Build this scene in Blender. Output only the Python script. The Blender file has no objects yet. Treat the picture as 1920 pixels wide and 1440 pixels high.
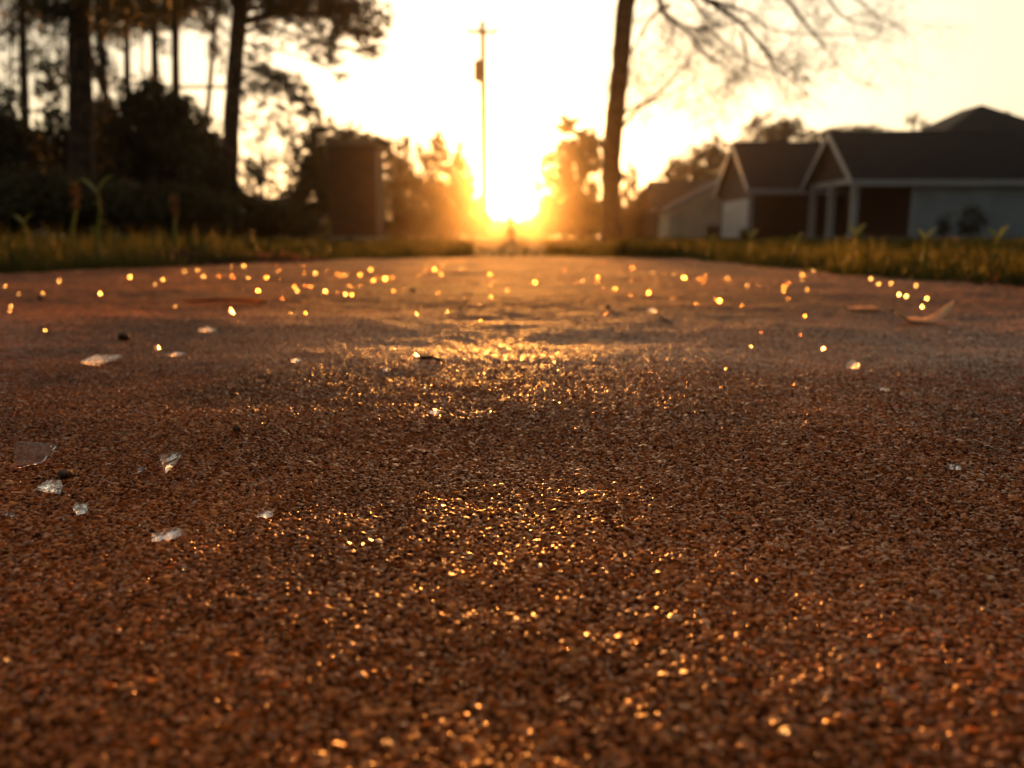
import bpy, math, random
import numpy as np
from mathutils import Vector, Matrix
R = math.radians
random.seed(7)
rng = np.random.default_rng(11)
S = bpy.context.scene
COL = S.collection

# ------------------------------------------------------------------ camera
PITCH = R(10.54)
CAMH = 0.08
FPX = 1478.0                      # focal length in pixels of the 1920 wide photograph
cd = bpy.data.cameras.new('camera')
cam = bpy.data.objects.new('camera', cd); COL.objects.link(cam)
cam.location = (0, 0, CAMH)
cam.rotation_euler = (math.pi / 2 - PITCH, 0, 0)
cd.sensor_width = 36; cd.lens = FPX / 1920 * 36
cd.clip_start = 0.01; cd.clip_end = 2000
cd.dof.use_dof = True
cd.dof.focus_distance = 0.285
cd.dof.aperture_fstop = 10.5
S.camera = cam

# ------------------------------------------------------------------ sun, sky, exposure
SUN_EL, SUN_AZ = R(2.75), R(-0.25)        # azimuth measured clockwise from +Y
SUN_DIR = Vector((math.sin(SUN_AZ) * math.cos(SUN_EL), math.cos(SUN_AZ) * math.cos(SUN_EL), math.sin(SUN_EL)))
sd = bpy.data.lights.new('sun', 'SUN')
sd.energy = 5.0; sd.angle = R(0.53); sd.color = (1.0, 0.35, 0.055)
sun = bpy.data.objects.new('sun', sd); COL.objects.link(sun)
sun.rotation_euler = (-SUN_DIR).to_track_quat('-Z', 'Y').to_euler()
sun.location = (0, 20, 15)

w = bpy.data.worlds.new('World'); S.world = w; w.use_nodes = True
wt = w.node_tree; wn = wt.nodes; wl = wt.links
wn.clear()
wo = wn.new('ShaderNodeOutputWorld'); bg = wn.new('ShaderNodeBackground')
sky = wn.new('ShaderNodeTexSky'); sky.sky_type = 'NISHITA'; sky.sun_disc = False
sky.sun_elevation = SUN_EL; sky.sun_rotation = SUN_AZ
sky.air_density = 1.0; sky.dust_density = 2.0; sky.ozone_density = 1.5
bg.inputs['Strength'].default_value = 0.07
# the sun's disc and the bright aureole round it, part of the sky by direction
tc = wn.new('ShaderNodeTexCoord')
dot = wn.new('ShaderNodeVectorMath'); dot.operation = 'DOT_PRODUCT'
nrm = wn.new('ShaderNodeVectorMath'); nrm.operation = 'NORMALIZE'
wl.new(tc.outputs['Generated'], nrm.inputs[0]); wl.new(nrm.outputs[0], dot.inputs[0])
dot.inputs[1].default_value = SUN_DIR
ac = wn.new('ShaderNodeMath'); ac.operation = 'ARCCOSINE'; ac.use_clamp = False
wl.new(dot.outputs['Value'], ac.inputs[0])
def glow(width_deg, amp, col):
    d = wn.new('ShaderNodeMath'); d.operation = 'MULTIPLY'; d.inputs[1].default_value = -1 / R(width_deg)
    wl.new(ac.outputs[0], d.inputs[0])
    e = wn.new('ShaderNodeMath'); e.operation = 'EXPONENT'; wl.new(d.outputs[0], e.inputs[0])
    m = wn.new('ShaderNodeVectorMath'); m.operation = 'SCALE'; m.inputs[0].default_value = [c * amp for c in col]
    wl.new(e.outputs[0], m.inputs['Scale']); return m.outputs[0]
def vadd(a, b):
    n = wn.new('ShaderNodeVectorMath'); n.operation = 'ADD'; wl.new(a, n.inputs[0]); wl.new(b, n.inputs[1]); return n.outputs[0]
veil = wn.new('ShaderNodeVectorMath'); veil.operation = 'MULTIPLY'; veil.inputs[1].default_value = (1.12, 1.0, .92)
wl.new(sky.outputs[0], veil.inputs[0])
tot = vadd(veil.outputs[0], vadd(glow(0.55, 260, (1, .78, .36)), glow(28, 18.0, (1, .87, .58))))
wl.new(tot, bg.inputs['Color']); wl.new(bg.outputs[0], wo.inputs['Surface'])

S.view_settings.view_transform = 'Standard'; S.view_settings.look = 'None'
S.view_settings.gamma = 1.0; S.view_settings.use_curve_mapping = False
S.view_settings.exposure = 1.05
S.cycles.use_denoising = True
S.cycles.sample_clamp_indirect = 30
S.cycles.max_bounces = 8; S.cycles.transmission_bounces = 8; S.cycles.transparent_max_bounces = 16
S.cycles.volume_bounces = 0

# ------------------------------------------------------------------ helpers
cp, sp_ = math.cos(PITCH), math.sin(PITCH)
def ray(px, py):
    """direction of a photograph pixel, scaled so that its forward (y) part is 1"""
    u = (px - 960) / FPX; v = (720 - py) / FPX
    d = Vector((u, cp + v * sp_, -sp_ + v * cp))
    return d / d.y
def at(px, py, Y):
    d = ray(px, py) * Y
    return Vector((d.x, d.y, d.z + CAMH))
def gnd(px, py, z=None):
    d = ray(px, py); t = ((z or 0.0) - CAMH) / d.z
    if z is None:
        z = 0.0
        for _ in range(4): t = (pave_z(d.x * t, d.y * t) - CAMH) / d.z
        z = pave_z(d.x * t, d.y * t)
    return Vector((d.x * t, d.y * t, z))

def tag(o, label=None, cat=None, group=None, kind=None):
    if label: o['label'] = label
    if cat: o['category'] = cat
    if group: o['group'] = group
    if kind: o['kind'] = kind
    return o
def empty(name, loc, label, cat, group=None):
    o = bpy.data.objects.new(name, None); COL.objects.link(o); o.location = loc
    o.empty_display_size = 0.1
    return tag(o, label, cat, group)

class MB:
    def __init__(s): s.v = []; s.f = []
    def add(s, vs, fs):
        b = len(s.v); s.v += [tuple(p) for p in vs]; s.f += [tuple(i + b for i in f) for f in fs]
    def box(s, x0, x1, y0, y1, z0, z1):
        s.add([(x0,y0,z0),(x1,y0,z0),(x1,y1,z0),(x0,y1,z0),(x0,y0,z1),(x1,y0,z1),(x1,y1,z1),(x0,y1,z1)],
              [(0,3,2,1),(4,5,6,7),(0,1,5,4),(1,2,6,5),(2,3,7,6),(3,0,4,7)])
    def prism(s, quad, off):
        """closed slab: polygon quad and its copy moved by off"""
        n = len(quad); q = [Vector(p) for p in quad]; o = Vector(off)
        s.add(q + [p + o for p in q], [tuple(range(n))[::-1], tuple(range(n, 2*n))] + [(i, (i+1) % n, (i+1) % n + n, i + n) for i in range(n)])
    def tube(s, pts, rad, seg=8, cap=True):
        pts = [Vector(p) for p in pts]; b = len(s.v); n = len(pts)
        for i, p in enumerate(pts):
            t = (pts[min(i+1, n-1)] - pts[max(i-1, 0)]).normalized()
            a = t.cross(Vector((0.3, 1, 0.1))).normalized(); c = t.cross(a)
            for k in range(seg):
                an = 2 * math.pi * k / seg
                s.v.append(tuple(p + (a * math.cos(an) + c * math.sin(an)) * rad[i]))
        for i in range(n - 1):
            for k in range(seg):
                k2 = (k + 1) % seg
                s.f.append((b + i*seg + k, b + i*seg + k2, b + (i+1)*seg + k2, b + (i+1)*seg + k))
        if cap:
            s.f.append(tuple(b + k for k in range(seg))[::-1]); s.f.append(tuple(b + (n-1)*seg + k for k in range(seg)))
    def build(s, name, mat, parent=None, smooth=False):
        L = parent_loc(parent)
        me = bpy.data.meshes.new(name)
        me.from_pydata([(x - L.x, y - L.y, z - L.z) for x, y, z in s.v], [], s.f)
        me.materials.append(mat)
        if smooth: me.polygons.foreach_set('use_smooth', [True] * len(me.polygons))
        me.update()
        o = bpy.data.objects.new(name, me); COL.objects.link(o)
        if parent: o.parent = parent
        return o
def parent_loc(p):
    L = Vector((0, 0, 0))
    while p is not None: L = L + Vector(p.location); p = p.parent
    return L
def np_mesh(name, V, F, mat, parent=None, smooth=False, attrs=None):
    """V (n,3), F (m,k) arrays; the mesh sits in its parent's frame"""
    L = parent_loc(parent); V = V - np.array(L)[None]
    me = bpy.data.meshes.new(name); n, (m, k) = len(V), F.shape
    me.vertices.add(n); me.vertices.foreach_set('co', V.astype(np.float32).ravel())
    me.loops.add(m * k); me.loops.foreach_set('vertex_index', F.astype(np.int32).ravel())
    me.polygons.add(m); me.polygons.foreach_set('loop_start', np.arange(0, m*k, k, dtype=np.int32))
    if smooth: me.polygons.foreach_set('use_smooth', np.ones(m, dtype=bool))
    for an, arr in (attrs or {}).items():
        a = me.attributes.new(an, 'FLOAT', 'POINT'); a.data.foreach_set('value', arr.astype(np.float32))
    me.materials.append(mat); me.update(calc_edges=True)
    o = bpy.data.objects.new(name, me); COL.objects.link(o)
    if parent: o.parent = parent
    return o

# ------------------------------------------------------------------ materials
def mat(name, col, rough=0.7, spec=0.3, var=0.0, scale=3.0, bump=0.0, bscale=20.0, col2=None, metal=0.0, trans=0.0):
    m = bpy.data.materials.new(name); m.use_nodes = True
    nt = m.node_tree; ns = nt.nodes; ln = nt.links
    p = ns['Principled BSDF']
    p.inputs['Base Color'].default_value = (*col, 1); p.inputs['Roughness'].default_value = rough
    p.inputs['Specular IOR Level'].default_value = spec; p.inputs['Metallic'].default_value = metal
    c = None
    if var > 0 or col2:
        tcn = ns.new('ShaderNodeTexCoord'); nz = ns.new('ShaderNodeTexNoise'); nz.inputs['Scale'].default_value = scale
        nz.inputs['Detail'].default_value = 5
        ln.new(tcn.outputs['Object'], nz.inputs['Vector'])
        rp = ns.new('ShaderNodeValToRGB'); ln.new(nz.outputs['Fac'], rp.inputs[0])
        b = col2 or tuple(x * (1 + var) for x in col)
        a = col if col2 else tuple(x * (1 - var) for x in col)
        rp.color_ramp.elements[0].position = 0.35; rp.color_ramp.elements[1].position = 0.65
        rp.color_ramp.elements[0].color = (*a, 1); rp.color_ramp.elements[1].color = (*b, 1)
        ln.new(rp.outputs[0], p.inputs['Base Color']); c = rp.outputs[0]
    if bump > 0:
        tcn = ns.new('ShaderNodeTexCoord'); nz = ns.new('ShaderNodeTexNoise'); nz.inputs['Scale'].default_value = bscale
        nz.inputs['Detail'].default_value = 6
        ln.new(tcn.outputs['Object'], nz.inputs['Vector'])
        bp = ns.new('ShaderNodeBump'); bp.inputs['Strength'].default_value = bump; bp.inputs['Distance'].default_value = 0.02
        ln.new(nz.outputs['Fac'], bp.inputs['Height']); ln.new(bp.outputs[0], p.inputs['Normal'])
    if trans > 0:
        tr = ns.new('ShaderNodeBsdfTranslucent'); mx = ns.new('ShaderNodeMixShader')
        mx.inputs[0].default_value = trans
        if c: ln.new(c, tr.inputs['Color'])
        else: tr.inputs['Color'].default_value = (*col, 1)
        ln.new(p.outputs[0], mx.inputs[1]); ln.new(tr.outputs[0], mx.inputs[2])
        ln.new(mx.outputs[0], ns['Material Output'].inputs['Surface'])
    return m
def banded(name, col, dark, scale, axis='Z', rough=0.6):
    """boards, laps or shingle courses as bump and thin joints"""
    m = mat(name, col, rough, 0.3, var=0.12, scale=1.5)
    nt = m.node_tree; ns = nt.nodes; ln = nt.links
    tcn = ns.new('ShaderNodeTexCoord'); wv = ns.new('ShaderNodeTexWave'); wv.wave_type = 'BANDS'; wv.bands_direction = axis
    wv.wave_profile = 'SAW'; wv.inputs['Scale'].default_value = scale
    ln.new(tcn.outputs['Object'], wv.inputs['Vector'])
    bp = ns.new('ShaderNodeBump'); bp.inputs['Distance'].default_value = 0.02; bp.inputs['Strength'].default_value = 0.7
    ln.new(wv.outputs['Fac'], bp.inputs['Height']); ln.new(bp.outputs[0], ns['Principled BSDF'].inputs['Normal'])
    return m
def brick(name):
    m = bpy.data.materials.new(name); m.use_nodes = True; nt = m.node_tree; ns = nt.nodes; ln = nt.links
    p = ns['Principled BSDF']; p.inputs['Roughness'].default_value = 0.85
    tcn = ns.new('ShaderNodeTexCoord'); sx = ns.new('ShaderNodeSeparateXYZ'); cx = ns.new('ShaderNodeCombineXYZ')
    ad = ns.new('ShaderNodeMath'); ad.operation = 'ADD'
    ln.new(tcn.outputs['Object'], sx.inputs[0]); ln.new(sx.outputs[0], ad.inputs[0]); ln.new(sx.outputs[1], ad.inputs[1])
    ln.new(ad.outputs[0], cx.inputs[0]); ln.new(sx.outputs[2], cx.inputs[1])
    b = ns.new('ShaderNodeTexBrick'); b.inputs['Scale'].default_value = 4.0
    b.inputs['Color1'].default_value = (.10, .026, .014, 1); b.inputs['Color2'].default_value = (.06, .02, .013, 1)
    b.inputs['Mortar'].default_value = (.09, .06, .045, 1); b.inputs['Mortar Size'].default_value = .012
    ln.new(cx.outputs[0], b.inputs['Vector']); ln.new(b.outputs[0], p.inputs['Base Color'])
    bp = ns.new('ShaderNodeBump'); bp.inputs['Distance'].default_value = .01; bp.invert = True
    ln.new(b.outputs['Fac'], bp.inputs['Height']); ln.new(bp.outputs[0], p.inputs['Normal'])
    return m
M = {}
M['bark'] = mat('bark', (.034, .021, .014), .9, .2, var=.4, scale=6, bump=.8, bscale=14)
M['bark_pine'] = mat('bark_pine', (.075, .042, .026), .9, .2, var=.45, scale=5, bump=.9, bscale=9)
M['bark_grey'] = mat('bark_grey', (.13, .10, .075), .9, .2, var=.3, scale=7, bump=.6, bscale=14)
M['needle'] = mat('pine_needles', (.045, .052, .018), .6, .3, scale=.8, col2=(.065, .055, .02), trans=.12)
M['leaf'] = mat('tree_leaves', (.05, .04, .014), .6, .3, scale=.6, col2=(.08, .062, .02), trans=.35)
M['leaf_warm'] = mat('spring_leaves', (.06, .05, .016), .6, .3, scale=.5, col2=(.11, .07, .025), trans=.15)
M['twig'] = mat('twigs', (.11, .075, .05), .9, .2)
M['grass'] = mat('grass_blades', (.038, .042, .010), .6, .2, scale=2.2, col2=(.115, .10, .020), trans=.5)
M['weed'] = mat('weed_leaves', (.20, .24, .05), .5, .3, var=.2, scale=30, trans=.55)
M['seedhead'] = mat('dry_seedhead', (.13, .075, .04), .8, .2, var=.3, scale=60, trans=.3)
M['lawn'] = mat('lawn_soil', (.045, .05, .018), .95, .1, scale=1.4, col2=(.085, .07, .03), bump=.8, bscale=30)
M['siding'] = banded('pale_siding', (.33, .34, .36), (.2, .2, .2), 1.6)
M['cream'] = banded('cream_siding', (.66, .58, .40), (.2, .2, .2), 1.6)
M['trim'] = mat('white_trim', (.42, .38, .37), .5, .4, var=.06, scale=4)
M['shingle'] = banded('dark_shingles', (.032, .024, .025), (.02, .02, .02), 2.2, 'Z', .9)
M['shingle_warm'] = banded('brown_shingles', (.075, .045, .036), (.02, .02, .02), 2.2, 'Z', .9)
M['brick'] = brick('red_brick')
M['stone'] = mat('stone_cap', (.20, .13, .09), .85, .3, var=.2, scale=8)
M['door'] = banded('white_garage_door', (.52, .54, .6), (.2, .2, .2), .8)
M['slab'] = mat('concrete_slab', (.26, .23, .2), .9, .2, var=.15)
M['pole'] = mat('weathered_pole', (.11, .075, .05), .9, .2, var=.3, scale=5)
M['metal'] = mat('painted_steel', (.16, .14, .13), .5, .5, var=.1)
M['ceramic'] = mat('insulator', (.35, .32, .3), .3, .5)
M['dead_leaf'] = mat('dead_leaf', (.80, .62, .42), .6, .4, var=.2, scale=90, bump=.3, bscale=300, trans=.45)
M['dead_orange'] = mat('rusty_pine_needle', (.75, .34, .08), .6, .3, var=.2, scale=90, trans=.55)
M['litter'] = mat('fallen_leaves', (.16, .075, .04), .8, .2, var=.5, scale=25, trans=.3)
M['berry'] = mat('dry_seed', (.10, .045, .024), .7, .3, var=.4, scale=400, bump=.4, bscale=900)
M['stick'] = mat('twig_bit', (.09, .05, .03), .8, .2, var=.3, scale=200)
M['ceiling_shade'] = mat('shaded_ceiling', (.08, .05, .035), .7, .3, var=.2)  # porch ceiling, with the shade of the recess put into its colour
M['dark'] = mat('dark_cover', (.03, .028, .027), .7, .3)

def glass(name, tint, rough, wav=0):
    m = bpy.data.materials.new(name); m.use_nodes = True; nt = m.node_tree; ns = nt.nodes; ln = nt.links
    p = ns['Principled BSDF']; p.inputs['Base Color'].default_value = (*tint, 1)
    p.inputs['Transmission Weight'].default_value = 1.0; p.inputs['IOR'].default_value = 1.52
    tcn = ns.new('ShaderNodeTexCoord'); nz = ns.new('ShaderNodeTexNoise'); nz.inputs['Scale'].default_value = 350
    ln.new(tcn.outputs['Object'], nz.inputs['Vector'])
    mr = ns.new('ShaderNodeMapRange'); mr.inputs['To Min'].default_value = rough * .5; mr.inputs['To Max'].default_value = rough * 2.2
    ln.new(nz.outputs['Fac'], mr.inputs['Value']); ln.new(mr.outputs[0], p.inputs['Roughness'])
    wv = ns.new('ShaderNodeTexWave'); wv.inputs['Scale'].default_value = 110; wv.inputs['Distortion'].default_value = 9; wv.inputs['Detail'].default_value = 3
    ln.new(tcn.outputs['Object'], wv.inputs['Vector'])
    bp = ns.new('ShaderNodeBump'); bp.inputs['Strength'].default_value = wav; bp.inputs['Distance'].default_value = .0006
    ln.new(wv.outputs['Fac'], bp.inputs['Height'])
    if wav: ln.new(bp.outputs[0], p.inputs['Normal'])
    return m
M['glass'] = glass('clear_glass', (.93, .93, .95), .10, .3)
M['glass_crumb'] = glass('crumb_glass', (.95, .9, .8), .21)
M['glint_amber'] = glass('amber_glint_glass', (.95, .62, .30), .24)  # tint carries the amber of the sun glints
M['glint_rose'] = glass('rose_glint_glass', (.95, .45, .25), .26)  # tint carries the redder glints of the sun
M['flake'] = glass('clouded_flake', (.82, .76, .80), .2, .35)

# ------------------------------------------------------------------ ground and pavement
def noise_table(n, seed): return np.random.default_rng(seed).random((n, n)).astype(np.float32)
def vnoise(x, y, s, seed):
    T = noise_table(64, seed); u = x / s; v = y / s
    iu = np.floor(u).astype(int); iv = np.floor(v).astype(int); fu = u - iu; fv = v - iv
    fu = fu*fu*(3-2*fu); fv = fv*fv*(3-2*fv)
    a = T[iu % 64, iv % 64]; b = T[(iu+1) % 64, iv % 64]; c = T[iu % 64, (iv+1) % 64]; d = T[(iu+1) % 64, (iv+1) % 64]
    return (a*(1-fu)+b*fu)*(1-fv) + (c*(1-fu)+d*fu)*fv - .5

g = MB(); g.v = [(-150, -40, -.014), (150, -40, -.014), (150, 210, -.014), (-150, 210, -.014)]; g.f = [(0, 1, 2, 3)]
tag(g.build('ground', M['lawn']), kind='structure')

# outline of the worn pavement, in metres
PAVE = np.array([(-6, -2.0), (-6, .75), (-3, 1.15), (-1.6, 1.52), (-1.13, 1.76), (-.86, 2.2), (-.74, 2.6), (-.6, 2.9), (-.35, 3.05),
                 (-.15, 3.2), (.12, 3.3), (.35, 3.15), (.60, 2.95), (.68, 2.5), (.66, 2.0), (.72, 1.6), (.84, 1.27), (1.3, 1.0), (3, .7), (6, .55), (6, -2.0)])
def inside(x, y, P=PAVE):
    r = np.zeros(x.shape, bool); n = len(P); j = n - 1
    for i in range(n):
        xi, yi = P[i]; xj, yj = P[j]
        c = ((yi > y) != (yj > y)) & (x < (xj - xi) * (y - yi) / ((yj - yi) + 1e-12) + xi)
        r ^= c; j = i
    return r

def swell(x, y):
    """a shallow step in the worn surface: it falls 7 mm toward the viewer, so its slope lies in its own shade"""
    c = .292 + .07 * vnoise(x, y * .3, .22, 41) + .03 * vnoise(x, y, .06, 42)
    c2 = .66 + .2 * vnoise(x, y * .2, .4, 43)
    return .0038 * (np.tanh((y - c) / .045) - 1) + .0016 * (np.tanh((y - c2) / .03) - 1) + .0016
CELL = 0.00108
def pavement_height(x, y):
    """grains of stone bedded in binder: each a flattened, tilted cap"""
    N = 1024
    jx, jy, rr, hh, tx, ty, tone = [noise_table(N, 50 + i) for i in range(7)]
    ix = np.floor(x / CELL).astype(np.int64); iy = np.floor(y / CELL).astype(np.int64)
    best = np.full(x.shape, -1.0, np.float32); btone = np.full(x.shape, 0.0, np.float32)
    for dx in (-1, 0, 1):
        for dy in (-1, 0, 1):
            cx = ix + dx; cy = iy + dy; a = cx % N; b = cy % N
            px = (cx + .1 + .8 * jx[a, b]) * CELL; py = (cy + .1 + .8 * jy[a, b]) * CELL
            ux = (x - px).astype(np.float32); uy = (y - py).astype(np.float32)
            rad = CELL * (.36 + .5 * rr[a, b] + np.where(rr[a, b] > .965, .5, 0))
            q = (ux*ux + uy*uy) / (rad*rad)
            cap = np.sqrt(np.clip(1 - q, 0, 1))
            h = CELL * (.14 + .46 * hh[a, b] + np.where(rr[a, b] > .965, .12, 0)) * np.minimum(cap * 1.5, 1.0 + .1 * cap) + ((tx[a, b]-.5) * ux + (ty[a, b]-.5) * uy) * .8
            h = np.where(q < 1, h, -1)
            up = h > best
            best = np.where(up, h, best); btone = np.where(up, .15 + .85 * tone[a, b], btone)
    valley = best < 0
    return np.where(valley, 0, best), np.where(valley, 0, btone)

def graded(a0, fine0, fine1, a1, step, ratio, mx):
    mid = list(np.arange(fine0, fine1, step)); up = [mid[-1]]; s = step
    while up[-1] < a1: s = min(s * ratio, mx); up.append(up[-1] + s)
    dn = [fine0]; s = step
    while dn[-1] > a0: s = min(s * ratio, mx); dn.append(dn[-1] - s)
    return np.array(dn[:0:-1] + mid + up[1:])
xs = graded(-6, -.25, .25, 6, .00035, 1.011, .05)
ys = graded(-2, .09, .45, 3.8, .00035, 1.009, .05)
X, Y = np.meshgrid(xs, ys, indexing='ij')
X = X.ravel(); Y = Y.ravel()
hg, tone = pavement_height(X, Y)
und = swell(X, Y) + .0045 * vnoise(X, Y * 1.0, .33, 1) + .0030 * vnoise(X, Y, .11, 2) + .0016 * vnoise(X, Y, .035, 3) + .0008 * vnoise(X, Y, .012, 4)
Z = hg + und
patch = np.clip(.5 + 1.0 * vnoise(X, Y, .16, 5) + .6 * vnoise(X, Y, .05, 6), 0, 1)
lod = np.clip((np.maximum(np.gradient(xs)[:, None], np.gradient(ys)[None, :]).ravel() - .0012) / .0035, 0, 1)
nx, ny = len(xs), len(ys)
idx = np.arange(nx * ny).reshape(nx, ny)
F = np.stack([idx[:-1, :-1], idx[1:, :-1], idx[1:, 1:], idx[:-1, 1:]], -1).reshape(-1, 4)
fx = X[F].mean(1); fy = Y[F].mean(1)
wob = .07 * vnoise(fx, fy, .12, 8) + .04 * vnoise(fx, fy, .03, 9)
keep = inside(fx + wob, fy + wob * .8)
F = F[keep]
used = np.zeros(nx * ny, bool); used[F.ravel()] = True
remap = np.cumsum(used) - 1
F = remap[F]

def pavement_mat():
    m = bpy.data.materials.new('worn_asphalt'); m.use_nodes = True; nt = m.node_tree; ns = nt.nodes; ln = nt.links
    p = ns['Principled BSDF']
    at_ = ns.new('ShaderNodeAttribute'); at_.attribute_name = 'tone'
    pa = ns.new('ShaderNodeAttribute'); pa.attribute_name = 'patch'
    rp = ns.new('ShaderNodeValToRGB'); cr = rp.color_ramp
    cr.elements[0].position = 0; cr.elements[0].color = (.022, .009, .005, 1)
    cr.elements[1].position = 1; cr.elements[1].color = (.56, .22, .075, 1)
    for pos, c in ((.14, (.045, .011, .003)), (.2, (.12, .026, .005)), (.55, (.24, .055, .010)), (.85, (.42, .105, .022))):
        e = cr.elements.new(pos); e.color = (*c, 1)
    ln.new(at_.outputs['Fac'], rp.inputs[0])
    mx = ns.new('ShaderNodeMix'); mx.data_type = 'RGBA'; mx.blend_type = 'MULTIPLY'; mx.inputs[0].default_value = 1
    pr = ns.new('ShaderNodeValToRGB'); pr.color_ramp.elements[0].color = (.46, .43, .45, 1); pr.color_ramp.elements[1].color = (1.3, 1.2, 1.1, 1)
    ln.new(pa.outputs['Fac'], pr.inputs[0]); ln.new(rp.outputs[0], mx.inputs[6]); ln.new(pr.outputs[0], mx.inputs[7])
    ln.new(mx.outputs[2], p.inputs['Base Color'])
    # polished grains are glossier than the binder
    rr = ns.new('ShaderNodeValToRGB'); r = rr.color_ramp
    r.elements[0].position = 0; r.elements[0].color = (.9,)*3 + (1,); r.elements[1].position = 1; r.elements[1].color = (.75,)*3 + (1,)
    for pos, v in ((.28, .8), (.32, .40), (.40, .32), (.43, .22), (.47, .4), (.50, .8), (.70, .8), (.74, .40), (.78, .20), (.81, .32), (.85, .42), (.88, .8)):
        e = r.elements.new(pos); e.color = (v, v, v, 1)
    ln.new(at_.outputs['Fac'], rr.inputs[0]); 
    la = ns.new('ShaderNodeAttribute'); la.attribute_name = 'lod'      # where the mesh is too coarse for the grains, their relief becomes roughness
    rm = ns.new('ShaderNodeMix'); ln.new(la.outputs['Fac'], rm.inputs[0]); ln.new(rr.outputs[0], rm.inputs[2]); rm.inputs[3].default_value = .74
    ln.new(rm.outputs[0], p.inputs['Roughness'])
    sr = ns.new('ShaderNodeMapRange'); sr.inputs['From Min'].default_value = .2; sr.inputs['From Max'].default_value = .8; sr.inputs['To Min'].default_value = .95; sr.inputs['To Max'].default_value = .03
    ln.new(rm.outputs[0], sr.inputs['Value']); ln.new(sr.outputs[0], p.inputs['Specular IOR Level']); p.inputs['Specular Tint'].default_value = (1, .50, .22, 1)
    tcn = ns.new('ShaderNodeTexCoord'); nz = ns.new('ShaderNodeTexNoise'); nz.inputs['Scale'].default_value = 1300; nz.inputs['Detail'].default_value = 3
    ln.new(tcn.outputs['Object'], nz.inputs['Vector'])
    bp = ns.new('ShaderNodeBump'); bp.inputs['Strength'].default_value = .6; bp.inputs['Distance'].default_value = .0003
    ln.new(nz.outputs['Fac'], bp.inputs['Height'])
    vo = ns.new('ShaderNodeTexVoronoi'); vo.inputs['Scale'].default_value = 520; ln.new(tcn.outputs['Object'], vo.inputs['Vector'])
    b2 = ns.new('ShaderNodeBump'); b2.inputs['Strength'].default_value = .7; b2.inputs['Distance'].default_value = .0007; b2.invert = True
    ln.new(vo.outputs['Distance'], b2.inputs['Height']); ln.new(bp.outputs[0], b2.inputs['Normal']); ln.new(b2.outputs[0], p.inputs['Normal'])
    return m
M['pave'] = pavement_mat()
pv = np_mesh('pavement', np.stack([X, Y, Z], 1)[used], F, M['pave'], None, True, {'tone': tone[used], 'lod': lod[used], 'patch': patch[used]})
tag(pv, kind='structure')
def pave_z(x, y):
    a = np.array([x]); b = np.array([y])
    return float((swell(a, b) + .0045 * vnoise(a, b, .33, 1) + .0030 * vnoise(a, b, .11, 2) + .0016 * vnoise(a, b, .035, 3))[0]) + .0005

# ------------------------------------------------------------------ grass
def blades(px, py, h, wd, seed, lean=.45):
    r = np.random.default_rng(seed); n = len(px)
    a = r.random(n) * 2 * np.pi; la = r.random(n) * 2 * np.pi; lm = h * lean * r.random(n)
    ca, sa = np.cos(a) * wd / 2, np.sin(a) * wd / 2
    lx, ly = np.cos(la) * lm, np.sin(la) * lm
    z0 = np.full(n, -.014)
    V = np.stack([np.stack([px - ca, py - sa, z0], 1), np.stack([px + ca, py + sa, z0], 1),
                  np.stack([px + ca*.8 + lx*.35, py + sa*.8 + ly*.35, z0 + h*.6], 1), np.stack([px - ca*.8 + lx*.35, py - sa*.8 + ly*.35, z0 + h*.6], 1),
                  np.stack([px + lx, py + ly, z0 + h], 1)], 1).reshape(-1, 3)
    b = np.arange(n)[:, None] * 5
    T = np.concatenate([b + np.array([[0, 1, 2]]), b + np.array([[0, 2, 3]]), b + np.array([[3, 2, 4]])])
    return V, T
GV, GF, off = [], [], 0
def grow(n, y0, y1, hscale, wd, seed, patchy=.35):
    global off
    r = np.random.default_rng(seed)
    y = y0 * (y1 / y0) ** r.random(n); x = (r.random(n) * 2 - 1) * (.78 * y + .5)
    k = ~inside(x, y) | False
    dens = vnoise(x, y, max(.12, y0 * .08), seed + 1) + vnoise(x, y, .05 * max(1, y0 / 2), seed + 2) * .6
    k &= (abs(x / y + .003) > .045) | (r.random(n) < .12)
    k &= dens > -patchy + .25 * r.random(n) - .1
    x, y, dens = x[k], y[k], dens[k]; u = x / y
    h = np.where(u < -.32, .085, np.where(u < -.12, .058, np.where(u < .12, .028, .058))) * hscale * .68
    h = h * (.45 + .75 * r.random(len(x))) * np.clip(.95 + 2.4 * dens, .25, 2.4)
    V, T = blades(x, y, np.clip(h, .01, None), wd * (.6 + .8 * r.random(len(x))), seed + 3)
    GV.append(V); GF.append(T + off); off += len(V)
grow(70000, .9, 3.5, 1.0, .0035, 100)
grow(60000, 3.5, 12, 1.15, .010, 200)
grow(60000, 12, 60, 1.3, .04, 300)
tag(np_mesh('grass', np.concatenate(GV), np.concatenate(GF), M['grass']), 'rough green and straw coloured grass along the pavement edge', 'grass', kind='stuff')

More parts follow.
